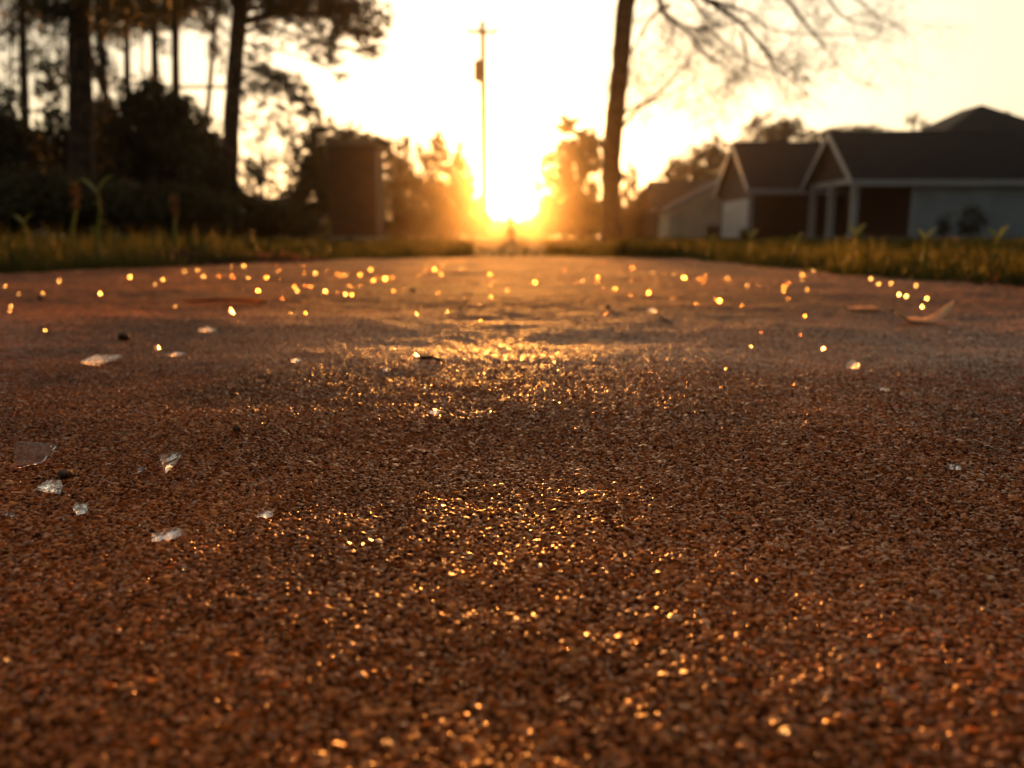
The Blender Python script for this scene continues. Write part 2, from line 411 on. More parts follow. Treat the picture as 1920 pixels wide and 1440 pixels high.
def litter(name, cx, cy, rx, ry, n, seed, label):
    r = np.random.default_rng(seed); V = []; F = []; o = 0
    for i in range(n):
        a = r.random() * 6.28; q = r.random() ** .6
        p = np.array([cx + math.cos(a) * rx * q, cy + math.sin(a) * ry * q, -.005 + r.random() * .045 * (1 - q)])
        t = r.normal(size=3); t /= np.linalg.norm(t); b = np.cross(t, r.normal(size=3)); b /= np.linalg.norm(b)
        L = .012 + .02 * r.random(); c = np.cross(t, b) * L * .25
        V += [p - t*L, p + b*L*.45 + c, p + t*L, p - b*L*.45 + c]; F += [(o, o+1, o+2), (o, o+2, o+3)]; o += 4
    tag(np_mesh(name, np.array(V), np.array(F), M['litter']), label, 'leaf litter', kind='stuff')
litter('leaf_litter', -1.05, 2.75, .42, .3, 900, 5, 'low heap of brown fallen leaves on the left verge of the pavement')
litter('leaf_litter', 1.25, 1.35, .5, .16, 500, 6, 'thin scatter of dark fallen leaves along the right pavement edge')

# ------------------------------------------------------------------ foliage
def leaves(centers, sizes, aspect, r, up=0.0):
    """one folded leaf (two triangles) per centre"""
    n = len(centers)
    t = r.normal(size=(n, 3)); t[:, 2] += up; t /= np.linalg.norm(t, axis=1)[:, None]
    b = np.cross(t, r.normal(size=(n, 3))); b /= np.linalg.norm(b, axis=1)[:, None]
    c = np.cross(t, b)
    L = sizes[:, None]; W = L * aspect
    V = np.stack([centers - t*L*.5, centers + b*W*.5 + c*L*.08, centers + t*L*.5, centers - b*W*.5 + c*L*.08], 1).reshape(-1, 3)
    i = np.arange(n)[:, None] * 4
    return V, np.concatenate([i + np.array([[0, 1, 2]]), i + np.array([[0, 2, 3]])])
def crown_points(clumps, Yd, leaf, aspect, r, depth=1.0, clumpiness=.30):
    P = []
    for (px, py, rx, ry, cov) in clumps:
        c = np.array(at(px, py, Yd)); wx = rx / FPX * Yd; wz = ry / FPX * Yd; wy = max(wx, wz) * depth
        n = int(cov * math.pi * wx * wz / (leaf * leaf * aspect * .5 * .55))
        n = max(20, min(n, 60000))
        K = min(200, int(22 * (1 + rx * ry / 1500)))
        q = r.normal(size=(K, 3)); q /= np.linalg.norm(q, axis=1)[:, None]; q *= (r.random(K) ** .45)[:, None] * .92
        k = r.integers(0, K, n)
        s = clumpiness * (.5 + r.random(K))
        p = q[k] + r.normal(size=(n, 3)) * s[k][:, None] * .6
        P.append(c + p * np.array([wx, wy, wz]))
    P = np.concatenate(P)
    return P[P[:, 2] > leaf * .3]
def px_path(path, Yd, r=None, wig=0.0):
    out = []
    for i, (a, b) in enumerate(path):
        p = at(a, b, Yd)
        if r is not None and i > 0: p.y += (r.random() - .5) * wig
        out.append(p)
    return out
def smooth_path(pts, n=4):
    out = []
    for i in range(len(pts) - 1):
        p0 = pts[max(i-1, 0)]; p1 = pts[i]; p2 = pts[i+1]; p3 = pts[min(i+2, len(pts)-1)]
        for k in range(n):
            t = k / n
            out.append(.5 * ((2*p1) + (p2-p0)*t + (2*p0-5*p1+4*p2-p3)*t*t + (3*p1-p0-3*p2+p3)*t**3))
    out.append(pts[-1]); return out
def tree(name, label, cat, Yd, trunk, w0, w1, clumps, leaf=.16, aspect=.55, lm='leaf', bark='bark', seed=0, group=None, limbs=(), depth=1.0, clumpiness=.3, autolimb=4):
    r = np.random.default_rng(seed + 900)
    base = at(*trunk[0], Yd); base.z = -.02
    t = empty(name, base, label, cat, group)
    pts = px_path(trunk, Yd); pts[0] = base
    sp = smooth_path(pts, 4); n = len(sp); k = Yd / FPX / 2
    rad = [(w0 + (w1 - w0) * i / (n - 1)) * k * (1 + .06 * math.sin(i * 2.3 + seed)) for i in range(n)]
    rad[0] *= 1.35; rad[1] *= 1.12
    mb = MB(); mb.tube(sp, rad, 10)
    mb.build('trunk', M[bark], t, True)
    for path, a, b in limbs:
        q = smooth_path(px_path(path, Yd, r, .6), 4); m = len(q)
        lb = MB(); lb.tube(q, [(a + (b - a) * i / (m - 1)) * k for i in range(m)], 6); lb.build('limb', M[bark], t, True)
    if clumps:
        for i in range(autolimb):
            c = clumps[i % len(clumps)]
            e = at(c[0] + (r.random() - .5) * c[2], c[1] + (r.random() - .5) * c[3], Yd); e.y += (r.random() - .5) * c[2] / FPX * Yd
            # start from the nearest trunk point below the clump
            s = min(sp[1:], key=lambda p: (p - e).length + (0 if p.z < e.z else 2.0 * (p.z - e.z)))
            mid = (s + e) / 2 + Vector((0, 0, .08 * (e - s).length))
            rr = max(rad[-1] * .5, .02)
            lb = MB(); lb.tube([s, mid, e], [rr, rr * .6, rr * .2], 5); lb.build('limb', M[bark], t, True)
    if clumps:
        P = crown_points(clumps, Yd, leaf, aspect, r, depth, clumpiness)
        V, Fc = leaves(P, leaf * (.6 + .8 * r.random(len(P))), aspect, r)
        np_mesh('crown', V, Fc, M[lm], t)
    return t

G_P = 'pines at the left'
# tall pines at the left: bare trunks with the crowns' lower sprays in view
tree('pine_tree', 'slim dark pine trunk nearest the left edge of the photo', 'pine tree', 24, [(52, 440), (48, 250), (44, 100), (40, -60), (38, -420)], 17, 10,
     [(30, -60, 121.968, 88.872, 1.1), (75, 15, 47.432, 32.5864, 0.46), (15, 130, 29.8144, 29.624, 0.32), (40, -300, 140, 120, 2)], .22, .12, 'needle', 'bark_pine', 1, G_P, clumpiness=.19, limbs=[([(46, 120), (25, 150), (8, 190)], 4, 1), ([(44, 20), (80, 5), (120, 15)], 5, 1)])
tree('pine_tree', 'thickest pine trunk at the left, rising out of the dark thicket', 'pine tree', 19, [(152, 440), (152, 250), (150, 100), (148, -50), (146, -380)], 44, 34,
     [(120, 20, 67.76, 59.248, 0.53), (180, -40, 149.072, 88.872, 1.3), (110, 80, 29.8144, 59.248, 0.32), (190, 110, 27.104, 59.248, 0.32), (150, -300, 180, 120, 2)], .22, .12, 'needle', 'bark_pine', 2, G_P, clumpiness=.19, limbs=[([(150, 0), (110, 30), (95, 70)], 8, 2), ([(152, 60), (185, 75), (198, 130)], 6, 2)])
tree('pine_tree', 'thin pine leaning left just right of the thickest trunk', 'pine tree', 27, [(204, 440), (202, 250), (192, 120), (182, 0), (172, -300)], 14, 10,
     [(200, -10, 54.208, 59.248, 0.72), (215, 50, 24.3936, 37.03, 0.28), (175, -260, 110, 90, 2)], .22, .12, 'needle', 'bark_pine', 3, G_P, clumpiness=.19)
tree('pine_tree', 'slender straight pine, second right of the thickest trunk', 'pine tree', 30, [(241, 440), (240, 250), (238, 100), (237, -50), (236, -320)], 13, 9,
     [(240, 10, 67.76, 37.03, 0.72), (225, 70, 29.8144, 26.6616, 0.28), (262, 45, 35.2352, 23.6992, 0.46), (236, -260, 110, 90, 2)], .22, .12, 'needle', 'bark_pine', 4, G_P)
tree('pine_tree', 'slender pine above the tallest hump of the dark thicket', 'pine tree', 26, [(295, 440), (293, 250), (290, 100), (287, -50), (284, -350)], 15, 11,
     [(285, 12, 65.0496, 38.5112, 0.84), (306, 85, 29.8144, 17.7744, 0.46), (318, 20, 27.104, 32.5864, 0.6), (284, -260, 120, 90, 2)], .22, .12, 'needle', 'bark_pine', 5, G_P, clumpiness=.19, limbs=[([(290, 85), (306, 84), (325, 92)], 4, 1)])
tree('pine_tree', 'straight pine just left of the leaning wooden pole', 'pine tree', 25, [(332, 440), (331, 250), (329, 100), (328, -50), (326, -350)], 16, 12,
     [(345, 0, 54.208, 32.5864, 0.84), (370, 10, 54.208, 23.6992, 0.72), (326, -260, 120, 90, 2)], .22, .12, 'needle', 'bark_pine', 6, G_P, clumpiness=.19)
tree('pine_tree', 'big spreading pine with feathery boughs hanging to its right', 'pine tree', 21, [(428, 440), (431, 330), (434, 230), (441, 120), (450, 20), (458, -80), (470, -420)], 30, 25,
     [(430, 5, 52.3908, 30.429, 0.67), (500, -5, 69.8544, 54.7722, 1.2), (580, 10, 69.8544, 48.6864, 1.2), (650, 45, 52.3908, 29.2118, 1.2), (698, 66, 34.9272, 14.6059, 1.3), (690, 95, 39.5842, 13.3888, 1.1), (705, 30, 32.5987, 29.2118, 1),
      (600, 70, 58.212, 31.6462, 0.92), (620, 110, 37.2557, 12.1716, 1.1), (655, 20, 58.212, 36.5148, 1.4), (500, 60, 41.9126, 31.6462, 0.62), (475, 110, 32.5987, 36.5148, 0.47),
      (500, 145, 51.2266, 24.3432, 1.1), (545, 165, 37.2557, 29.2118, 1.3), (570, 200, 32.5987, 26.7775, 1.4), (600, 235, 27.9418, 24.3432, 1.3), (480, 175, 34.9272, 31.6462, 0.68),
      (520, 215, 39.5842, 31.6462, 0.41), (480, 250, 30.2702, 43.8178, 0.41), (640, 142, 18.6278, 9.73728, 0.92), (470, 330, 30.2702, 48.6864, 0.58), (510, 300, 30.2702, 26.7775, 0.3),
      (440, -40, 139.709, 60.858, 1.4), (560, -50, 151.351, 54.7722, 1.5), (470, -300, 190, 130, 2)], .20, .13, 'needle', 'bark_pine', 7, G_P,
     limbs=[([(450, 20), (520, 10), (600, 30), (700, 70)], 9, 2), ([(445, 70), (500, 50), (580, 70), (690, 98)], 8, 2), ([(441, 120), (500, 140), (560, 180), (610, 240)], 8, 2),
            ([(455, -40), (540, -30), (640, -5), (710, 25)], 9, 2), ([(436, 200), (480, 230), (520, 290)], 5, 1), ([(443, 80), (540, 100), (650, 146)], 5, 1.5), ([(600, 30), (680, 30), (740, 62)], 5, 1.5), ([(580, 70), (650, 95), (725, 104)], 5, 1.5)], clumpiness=.19)

G_U = 'dark thicket under the pines'
def under(label, Yd, clumps, seed, leaf=.16, cl=.26):
    c = clumps[0]
    tree('thicket_tree', label, 'tree', Yd, [(c[0], 440), (c[0] + 3, 380), (c[0] - 2, 320), (c[0], c[1])], 8, 4, clumps, leaf, .6, 'leaf', 'bark', seed, G_U, clumpiness=cl)
under('dark bushy tree filling the left edge below the sky', 22, [(5, 260, 50, 100, 3.2), (-30, 330, 90, 130, 4.5), (40, 320, 50, 90, 4)], 20)
under('dense low tree between the slim edge pine and the thickest pine', 25, [(105, 330, 60, 85, 4.5), (120, 240, 36, 38, 1.6), (90, 205, 22, 26, .6)], 21)
under('rounded dark tree directly behind the thin leaning pine', 28, [(205, 310, 65, 105, 4.5), (200, 235, 55, 48, 2.2), (180, 200, 26, 26, 1.2)], 22)
under('tallest dark hump of the thicket, peaked between two slender pines', 24, [(285, 290, 80, 110, 5), (290, 200, 62, 46, 2.8), (292, 168, 26, 18, 2.2), (340, 205, 34, 34, 2)], 23)
under('dark tree sloping down toward the big spreading pine', 27, [(370, 330, 60, 95, 4.5), (350, 250, 44, 55, 3), (400, 300, 30, 50, 1.6)], 24)
under('low dark shrubby mass at the foot of the big spreading pine', 20, [(440, 400, 90, 45, 5), (400, 360, 60, 60, 4), (520, 415, 70, 34, 4.5)], 25, .12)
under('near black bank of brush along the far left verge', 15, [(70, 390, 150, 62, 5.5), (230, 395, 120, 55, 5.5), (340, 400, 100, 50, 5)], 26, .11)
under('open twiggy tree with sky showing through right of the big pine', 30, [(490, 330, 30, 50, .8), (565, 300, 38, 50, 1.6), (540, 245, 30, 20, .8), (590, 270, 34, 30, 1.8), (600, 350, 40, 70, 2.8), (580, 410, 40, 30, 3.5)], 27, .17, .22)

G_M = 'sunlit trees beyond the pavement'
def mid(label, Yd, clumps, seed, leaf=.2, lm='leaf_warm', cl=.22, group=G_M, name='broadleaf_tree'):
    c = clumps[0]
    tree(name, label, 'tree', Yd, [(c[0], 445), (c[0] + 2, 410), (c[0] - 2, 370), (c[0], c[1])], 9, 4, clumps, leaf, .6, lm, 'bark', seed, group, clumpiness=cl)
mid('bushy tree rising directly behind the brick pillar', 44, [(655, 330, 54, 88, 6), (650, 270, 51.84, 28.6, 3.3), (700, 270, 34.56, 19.8, 2.1), (640, 390, 54, 55, 6)], 31)
mid('broad low tree just right of the brick pillar', 48, [(745, 360, 56, 66, 3.2), (730, 300, 44, 34, 1.6), (720, 268, 22, 14, 1.4), (758, 272, 20, 18, 1.5), (745, 415, 60, 38, 4.5)], 32)
mid('pointed tree left of the sun with its tip above its neighbours', 52, [(825, 365, 56, 56, 3.0), (818, 305, 40, 34, 1.8), (821, 272, 20, 16, 2.0), (821, 254, 9, 9, 2.2), (862, 310, 18, 28, 2.4), (861, 274, 8, 14, 1.8), (872, 355, 20, 42, 3.2), (820, 412, 64, 40, 4.5), (868, 400, 28, 44, 4.0), (893, 395, 14, 40, 4.0), (882, 345, 12, 30, 2.4), (785, 280, 14, 14, 1.4)], 33)
mid('low hedge like bush under the sun at the end of the pavement', 58, [(955, 432, 66.96, 18.7, 6.8), (900, 425, 28.08, 26.4, 6.8), (1010, 428, 28.08, 24.2, 6.8)], 34, .16, name='hedge_bush')
mid('loose tree with a leaning tuft top, left of the curved bare tree', 46, [(1090, 330, 45.36, 66, 2.7), (1062, 232, 25.92, 18.7, 3.3), (1090, 258, 34.56, 22, 2.4), (1065, 285, 45.36, 22, 2.8), (1040, 330, 32.4, 35.2, 1.8), (1115, 290, 30.24, 33, 2.7), (1030, 300, 25.92, 13.2, 1.8), (1020, 400, 18, 40, 3.4), (1008, 350, 10, 20, 1.4), (1050, 395, 47.52, 44, 4.2), (1110, 400, 54, 48.4, 6)], 35, .17, cl=.19)
mid('sparse low tree just right of the curved bare tree', 55, [(1195, 385, 36.72, 41.8, 3), (1180, 340, 21.6, 33, 1.4), (1215, 400, 36.72, 44, 4.5), (1180, 420, 43.2, 28.6, 6)], 36)
mid('feathery tree standing behind the small cream house', 60, [(1300, 315, 50.3712, 44.308, 1.2), (1330, 285, 38.9232, 30.316, 1.2), (1265, 335, 34.344, 34.98, 1.2), (1350, 330, 45.792, 58.3, 1.8), (1300, 360, 68.688, 58.3, 2.1)], 37, cl=.19)
mid('round topped tree showing above the brown roof', 62, [(1450, 255, 59.5296, 41.976, 1.5), (1420, 238, 27.4752, 18.656, 1.2), (1480, 240, 29.7648, 20.988, 1.2), (1525, 262, 38.9232, 18.656, 1.2), (1450, 330, 68.688, 69.96, 2.1)], 38, cl=.19)
mid('low far tree line tuft behind the main roof ridge', 70, [(1600, 262, 64.8, 26.4, 2.4), (1560, 250, 17.28, 13.2, 1.2), (1630, 246, 12.96, 11, 1.5), (1600, 320, 64.8, 66, 3)], 39)
mid('small bare tuft beside the start of the hipped roof', 66, [(1712, 226, 14.04, 13.2, 1.2), (1730, 262, 21.6, 37.4, 1.5)], 40, .17)

mid('slight half bare tree with an open crown between the left pine and the brick pillar', 36, [(560, 370, 44, 50, 2.2), (600, 320, 34, 50, 1.8), (530, 400, 50, 34, 4)], 41)
def wood():
    r = np.random.default_rng(5); P = []
    for i in range(64):
        px = 250 + 1050 * i / 63 + r.uniform(-8, 8); c = at(px, 448, 84 + r.uniform(-3, 3)); h = r.uniform(1.0, 1.9) * (1.15 if 890 < px < 1020 else 1.25)
        P.append(np.array([c.x, c.y, h * .5]) + r.normal(size=(650, 3)) * np.array([.8, .8, h * .33]))
    P = np.concatenate(P); P = P[P[:, 2] > .05]
    V, Fc = leaves(P, .34 * (.6 + .8 * r.random(len(P))), .6, r)
    tag(np_mesh('far_wood', V, Fc, M['leaf_warm']), 'low far-off belt of brush along the horizon under the sun', 'brush', kind='stuff')
wood()
G_L = 'open trees among the pines'
for (lab, Yd, cl_, sd_) in (('thin open tree with speckled foliage at the upper left corner', 33, [(20, 60, 40, 40, .7), (75, 120, 40, 50, .7), (60, 30, 50, 30, .7), (90, 170, 30, 30, .9)], 51),
        ('thin open tree with speckled foliage behind the thickest pine', 34, [(185, 130, 34, 50, .9), (205, 60, 34, 40, .8), (120, 140, 30, 50, .7), (225, 30, 40, 30, .9)], 52),
        ('thin open tree with speckled foliage between the three slender pines', 36, [(265, 40, 50, 30, .8), (310, 30, 40, 26, .8), (350, 30, 36, 26, .8), (395, 50, 30, 30, .7), (410, 100, 18, 34, .6)], 53)):
    tree('open_tree', lab, 'tree', Yd, [(cl_[0][0] + 6, 440), (cl_[0][0] + 3, 300), (cl_[0][0] + 2, 150), (cl_[0][0], 20)], 5, 3, [(*q[:4], q[4] * 1.5) for q in cl_], .17, .3, 'needle', 'bark', sd_, G_L, clumpiness=.19)

# ------------------------------------------------------------------ the curved bare tree
def bare_tree():
    Yd = 16.0; r = np.random.default_rng(77); k = Yd / FPX / 2
    trunk = [(1148, 450), (1146, 380), (1146, 300), (1152, 230), (1162, 140), (1168, 60), (1176, -20), (1190, -120), (1215, -260)]
    base = at(*trunk[0], Yd); base.z = -.02
    t = empty('bare_tree', base, 'tall dark curved tree trunk with bare hanging branches to its right', 'tree')
    sp = smooth_path(px_path(trunk, Yd), 5); n = len(sp); sp[0].z = -.03
    rad = [(37 + (30 - 37) * i / (n - 1)) * k * (1 + .05 * math.sin(i * 1.7) + .04 * math.sin(i * 4.1)) for i in range(n)]
    rad[0] *= 1.5; rad[1] *= 1.25; rad[2] *= 1.1
    mb = MB(); mb.tube(sp, rad, 14)
    # burls and broken stubs on the bark
    for (a, b, c, d, q) in ((1150, 180, 1141, 172, 9), (1160, 120, 1152, 112, 7), (1165, 90, 1180, 70, 8), (1180, 20, 1192, 0, 9)):
        p0 = at(a, b, Yd); p1 = at(c, d, Yd - .1); mb.tube([p0, p1], [q * k, q * k * .5], 6)
    mb.build('trunk', M['bark'], t, True)
    limbs = [([(1190, -120), (1260, -60), (1330, 0), (1390, 60), (1440, 120)], 14, 4),
             ([(1180, -40), (1230, -20), (1255, 10), (1290, 50), (1310, 110), (1370, 112)], 11, 3),
             ([(1255, 10), (1215, 45), (1190, 85), (1180, 120)], 7, 2),
             ([(1165, 240), (1200, 200), (1245, 165), (1270, 135), (1300, 112)], 7, 2),
             ([(1163, 225), (1190, 195), (1225, 190), (1265, 170), (1300, 150)], 6, 1.5),
             ([(1215, -260), (1330, -150), (1440, -60), (1520, 20), (1560, 85)], 14, 3),
             ([(1330, -150), (1450, -110), (1560, -50), (1640, 20)], 10, 2),
             ([(1440, -60), (1500, -30), (1590, 20), (1620, 60)], 7, 2),
             ([(1330, 0), (1400, 20), (1470, 50), (1560, 80)], 6, 1.5),
             ([(1390, 60), (1400, 120), (1360, 160), (1330, 185)], 5, 1.5),
             ([(1290, 50), (1340, 60), (1390, 100), (1420, 140)], 5, 1.5),
             ([(1270, -60), (1300, -10), (1350, 30), (1380, 40)], 6, 1.5)]
    tw = MB()
    def twig(p, d, L, rad, lev):
        q = [p]
        for i in range(3):
            d = (d + Vector(r.normal(size=3)) * .25 + Vector((0, 0, -.06))).normalized(); q.append(q[-1] + d * L / 3)
        tw.tube(q, [rad, rad * .8, rad * .6, rad * .3], 3, cap=False)
        if lev > 0:
            for i in range(5):
                j = int(r.integers(1, 4)); nd = (d + Vector(r.normal(size=3)) * .75).normalized()
                twig(q[j], nd, L * .62, rad * .55, lev - 1)
    for path, a, b in limbs:
        q = smooth_path(px_path(path, Yd, r, 1.2), 5); m = len(q)
        lb = MB(); lb.tube(q, [(a + (b - a) * i / (m - 1)) * k for i in range(m)], 6); lb.build('limb', M['bark'], t, True)
        for i in range(2, m):
            if r.random() < .95:
                d = ((q[i] - q[i-1]).normalized() + Vector(r.normal(size=3)) * .9).normalized()
                twig(q[i], d, .75 + .5 * r.random(), max(b, 1.6) * k * .7, 2)
        twig(q[-1], (q[-1] - q[-2]).normalized(), .9, b * k, 2)
    tw.build('twigs', M['twig'], t, True)
bare_tree()

# ------------------------------------------------------------------ poles
def box_c(mb, c, sx, sy, sz): mb.box(c.x - sx/2, c.x + sx/2, c.y - sy/2, c.y + sy/2, c.z - sz/2, c.z + sz/2)
def power_pole():
    Yd = 36.0; b = at(909, 448, Yd); b.z = 0
    t = empty('utility_pole', b, 'tall wooden utility pole with crossarm and hanging transformer by the sun', 'utility pole')
    top = at(905, 40, Yd); m = MB(); m.tube([b - Vector((0, 0, .1)), (b + top) / 2, top], [.16, .14, .11], 12); m.build('pole', M['pole'], t, True)
    c = at(905, 60, Yd - .17); a = MB(); box_c(a, c, 1.25, .10, .12); a.build('crossarm', M['pole'], t)
    for dx in (-.55, -.2, .55):
        i = MB(); q = c + Vector((dx, 0, .061)); i.tube([q, q + Vector((0, 0, .04)), q + Vector((0, 0, .1)), q + Vector((0, 0, .15))], [.025, .055, .045, .02], 8); i.build('insulator', M['ceramic'], t, True)
    c = at(899.5, 133, Yd - .33); tr = MB(); tr.tube([c - Vector((0, 0, .44)), c - Vector((0, 0, .40)), c + Vector((0, 0, .36)), c + Vector((0, 0, .42))], [.14, .25, .25, .16], 16)
    T = tr.build('transformer', M['metal'], t, False)
    for s in (-.09, .09):
        bu = MB(); q = c + Vector((s, 0, .40)); bu.tube([q, q + Vector((0, 0, .1)), q + Vector((0, 0, .2))], [.03, .045, .02], 8); bu.build('bushing', M['ceramic'], T)
    for yy in (118, 146):
        br = MB(); box_c(br, at(902, yy, Yd - .15), .08, .2, .06); br.build('bracket', M['metal'], t)
    c = at(906, 190, Yd - .17); j = MB(); j.tube([c - Vector((0, 0, .22)), c + Vector((0, 0, .22))], [.07, .07], 10); j.build('cable_box', M['metal'], t)
power_pole()
def lean_pole():
    Yd = 29.0; b = at(380, 445, Yd); b.z = 0
    t = empty('leaning_pole', b, 'thin leaning wooden pole with one long crossbar beside the big pine', 'utility pole')
    m = MB(); m.tube([b - Vector((0, 0, .1)), at(387, 240, Yd), at(405, 20, Yd), at(412, -60, Yd)], [.10, .09, .08, .07], 10); m.build('pole', M['pole'], t, True)
    c = at(388, 163, Yd - .15); a = MB(); box_c(a, c, 2.1, .09, .09); a.build('crossbar', M['pole'], t)
lean_pole()

# ------------------------------------------------------------------ brick pillar
def pillar():
    Yd = 13.5; a = at(622, 448, Yd); b = at(707, 448, Yd); z1 = at(660, 272, Yd).z; x0, x1 = a.x, b.x; wd = x1 - x0
    t = empty('brick_pillar', ((x0 + x1) / 2, Yd + wd/2, 0), 'dark red square brick pillar with a stone cap on the left verge', 'brick pillar')
    m = MB(); m.box(x0, x1, Yd, Yd + wd, -.05, z1); m.build('shaft', M['brick'], t)
    f = MB(); f.box(x0 - .04, x1 + .04, Yd - .04, Yd + wd + .04, -.05, .09); f.build('footing', M['slab'], t)
    c = MB(); c.box(x0 - .035, x1 + .035, Yd - .035, Yd + wd + .035, z1, z1 + .045)
    cx, cy = (x0 + x1)/2, Yd + wd/2; e = wd/2 - .01
    c.add([(cx-e, cy-e, z1+.045), (cx+e, cy-e, z1+.045), (cx+e, cy+e, z1+.045), (cx-e, cy+e, z1+.045), (cx, cy, z1+.11)], [(0,1,4),(1,2,4),(2,3,4),(3,0,4)])
    c.build('cap', M['stone'], t)
pillar()

# ------------------------------------------------------------------ houses
def gable_roof(t, x0, x1, y0, y1, ze, zr, mr='shingle', oh=.35, rake_left=True, rake_right=False, fascia=True, gmat='brick', gable=True):
    """ridge along x; eaves at the front (y0) and back (y1) of the wall lines"""
    ym = (y0 + y1) / 2; sl = (zr - ze) / (ym - y0); th = .14
    yf, yb = y0 - oh, y1 + oh; zf = ze - sl * oh
    r = MB()
    r.prism([(x0-.25, yf, zf), (x1, yf, zf), (x1, ym, zr), (x0-.25, ym, zr)], (0, 0, th))
    r.prism([(x0-.25, ym, zr), (x1, ym, zr), (x1, yb, zf), (x0-.25, yb, zf)], (0, 0, th))
    R_ = r.build('roof', M[mr], t)
    rc = MB(); rc.prism([(x0-.26, ym-.12, zr+th-.09), (x1, ym-.12, zr+th-.09), (x1, ym, zr+th+.025), (x0-.26, ym, zr+th+.025)], (0, 0, .02))
    rc.prism([(x0-.26, ym, zr+th+.025), (x1, ym, zr+th+.025), (x1, ym+.12, zr+th-.09), (x0-.26, ym+.12, zr+th-.09)], (0, 0, .02)); rc.build('ridge_cap', M[mr], R_)
    if fascia:
        f = MB(); f.box(x0-.25, x1, yf-.03, yf-.002, zf-.10, zf+.12); f.build('fascia', M['trim'], t)
        f = MB(); f.box(x0-.25, x1, yf, y0, zf-.045, zf-.015); f.build('soffit', M['trim'], t)
    def rake(x):
        q = MB(); d = .22
        q.prism([(x, yf, zf-d+.12), (x, ym, zr-d+.12), (x, ym, zr+.14), (x, yf, zf+.14)], (.035, 0, 0))
        q.prism([(x, ym, zr-d+.12), (x, yb, zf-d+.12), (x, yb, zf+.14), (x, ym, zr+.14)], (.035, 0, 0))
        q.build('rake_board', M['trim'], t)
    if rake_left: rake(x0 - .288)
    if rake_right: rake(x1 + .003)
    if gable:
        g = MB(); g.prism([(x0, y0, ze-.02), (x0, y1, ze-.02), (x0, ym, zr-.02)], (.15, 0, 0)); g.build('gable_wall', M[gmat], t)

def main_house():
    Y0 = 30.0
    x0 = at(1594, 448, Y0).x; ze = at(1594, 330, Y0).z; W = 4.35; zr = at(1549, 247, Y0 + W/2).z - .14
    x1 = x0 + 13.5
    t = empty('main_house', ((x0 + x1)/2, Y0 + 5, 0), 'large house at right with pale blue grey siding, open porch and dark hipped roof', 'house')
    gable_roof(t, x0, x1, Y0, Y0 + W, ze, zr)
    xw = at(1703, 448, Y0).x
    m = MB(); m.box(xw, x1, Y0, Y0 + W, -.05, ze - .02); m.build('wall', M['siding'], t)
    pw = MB(); pw.box(xw-.022, xw-.003, Y0+.003, Y0+W-.02, .10, ze-.04); pw.build('porch_wall', M['brick'], t)
    c = MB(); c.box(xw-.024, xw+.14, Y0-.025, Y0-.003, 0, ze-.03); c.build('corner_trim', M['trim'], t)
    s = MB(); s.box(x0-.2, xw-.003, Y0-.2, Y0 + W + .1, -.05, .10); s.build('porch_floor', M['slab'], t)
    # posts under the porch's open corner
    for yy in (Y0 + .02, Y0 + W*.5, Y0 + W - .2):
        p = MB(); p.box(x0, x0+.22, yy, yy+.22, .10, ze-.03); p.box(x0-.03, x0+.25, yy-.03, yy+.25, .101, .22); p.box(x0-.03, x0+.25, yy-.03, yy+.25, ze-.18, ze-.031); p.build('porch_post', M['trim'], t)
    bm = MB(); bm.box(x0+.02, x0+.2, Y0+.25, Y0+W-.25, ze-.25, ze-.04); bm.build('porch_beam', M['trim'], t)
    ce = MB(); ce.box(x0+.23, xw-.01, Y0+.02, Y0+W-.02, ze-.028, ze-.005); ce.build('porch_ceiling', M['ceiling_shade'], t)
    # rear brick wing behind, with its own gable end to the left
    Y1 = 36.2; xb = at(1404, 448, Y1).x; zb = at(1404, 349, Y1).z; W2 = 5.3; zr2 = at(1375, 267, Y1 + W2/2).z - .14
    gable_roof(t, xb, x1, Y1, Y1 + W2, zb, zr2)
    m = MB(); m.box(xb, x1, Y1, Y1 + W2, -.05, zb - .02); m.build('wall', M['brick'], t)
    d = MB(); d.box(xb-.03, xb-.003, Y1+.25, Y1+W2-.6, .02, at(1375, 376, Y1+2.5).z)
    dd = d.build('garage_door', M['door'], t)
    fr = MB()
    for k in range(1, 4): fr.box(xb-.05, xb-.031, Y1+.25, Y1+W2-.6, k*.42, k*.42+.03)
    fr.build('panel_rail', M['trim'], dd)
    c = MB(); c.box(xb-.028, xb+.12, Y1-.03, Y1-.003, 0, zb-.03); c.build('corner_trim', M['trim'], t)
    # link wall between the two wings
    m = MB(); m.box(xw+.003, x1-.01, Y0+W+.003, Y1-.003, -.05, ze-.02); m.build('wall', M['brick'], t)
    # hipped roof over the middle
    ap = at(1841, 196, 36.0); bx0, bx1, by0, by1 = ap.x - 6.3, ap.x + 6.3, 31.2, 42.5; bz = ze + .05
    r = MB(); r.add([(bx0,by0,bz),(bx1,by0,bz),(bx1,by1,bz),(bx0,by1,bz),(ap.x,36.0,ap.z),(ap.x,37.6,ap.z)], [(0,3,2,1),(0,1,4),(1,2,5,4),(2,3,5),(3,0,4,5)])
    hr = r.build('hip_roof', M['shingle'], t)
    v = MB(); q = at(1885, 214, 35.4); v.box(q.x-.15, q.x+.15, 35.3, 35.6, q.z-.5, q.z+.1); v.build('roof_vent', M['metal'], hr)
    # meter and lamp on the siding
    q = at(1795, 393, Y0); l = MB(); l.tube([Vector((q.x, Y0-.003, q.z)), Vector((q.x, Y0-.1, q.z)), Vector((q.x, Y0-.14, q.z))], [.12, .11, .05], 12); l.build('wall_lamp', M['trim'], t)
main_house()

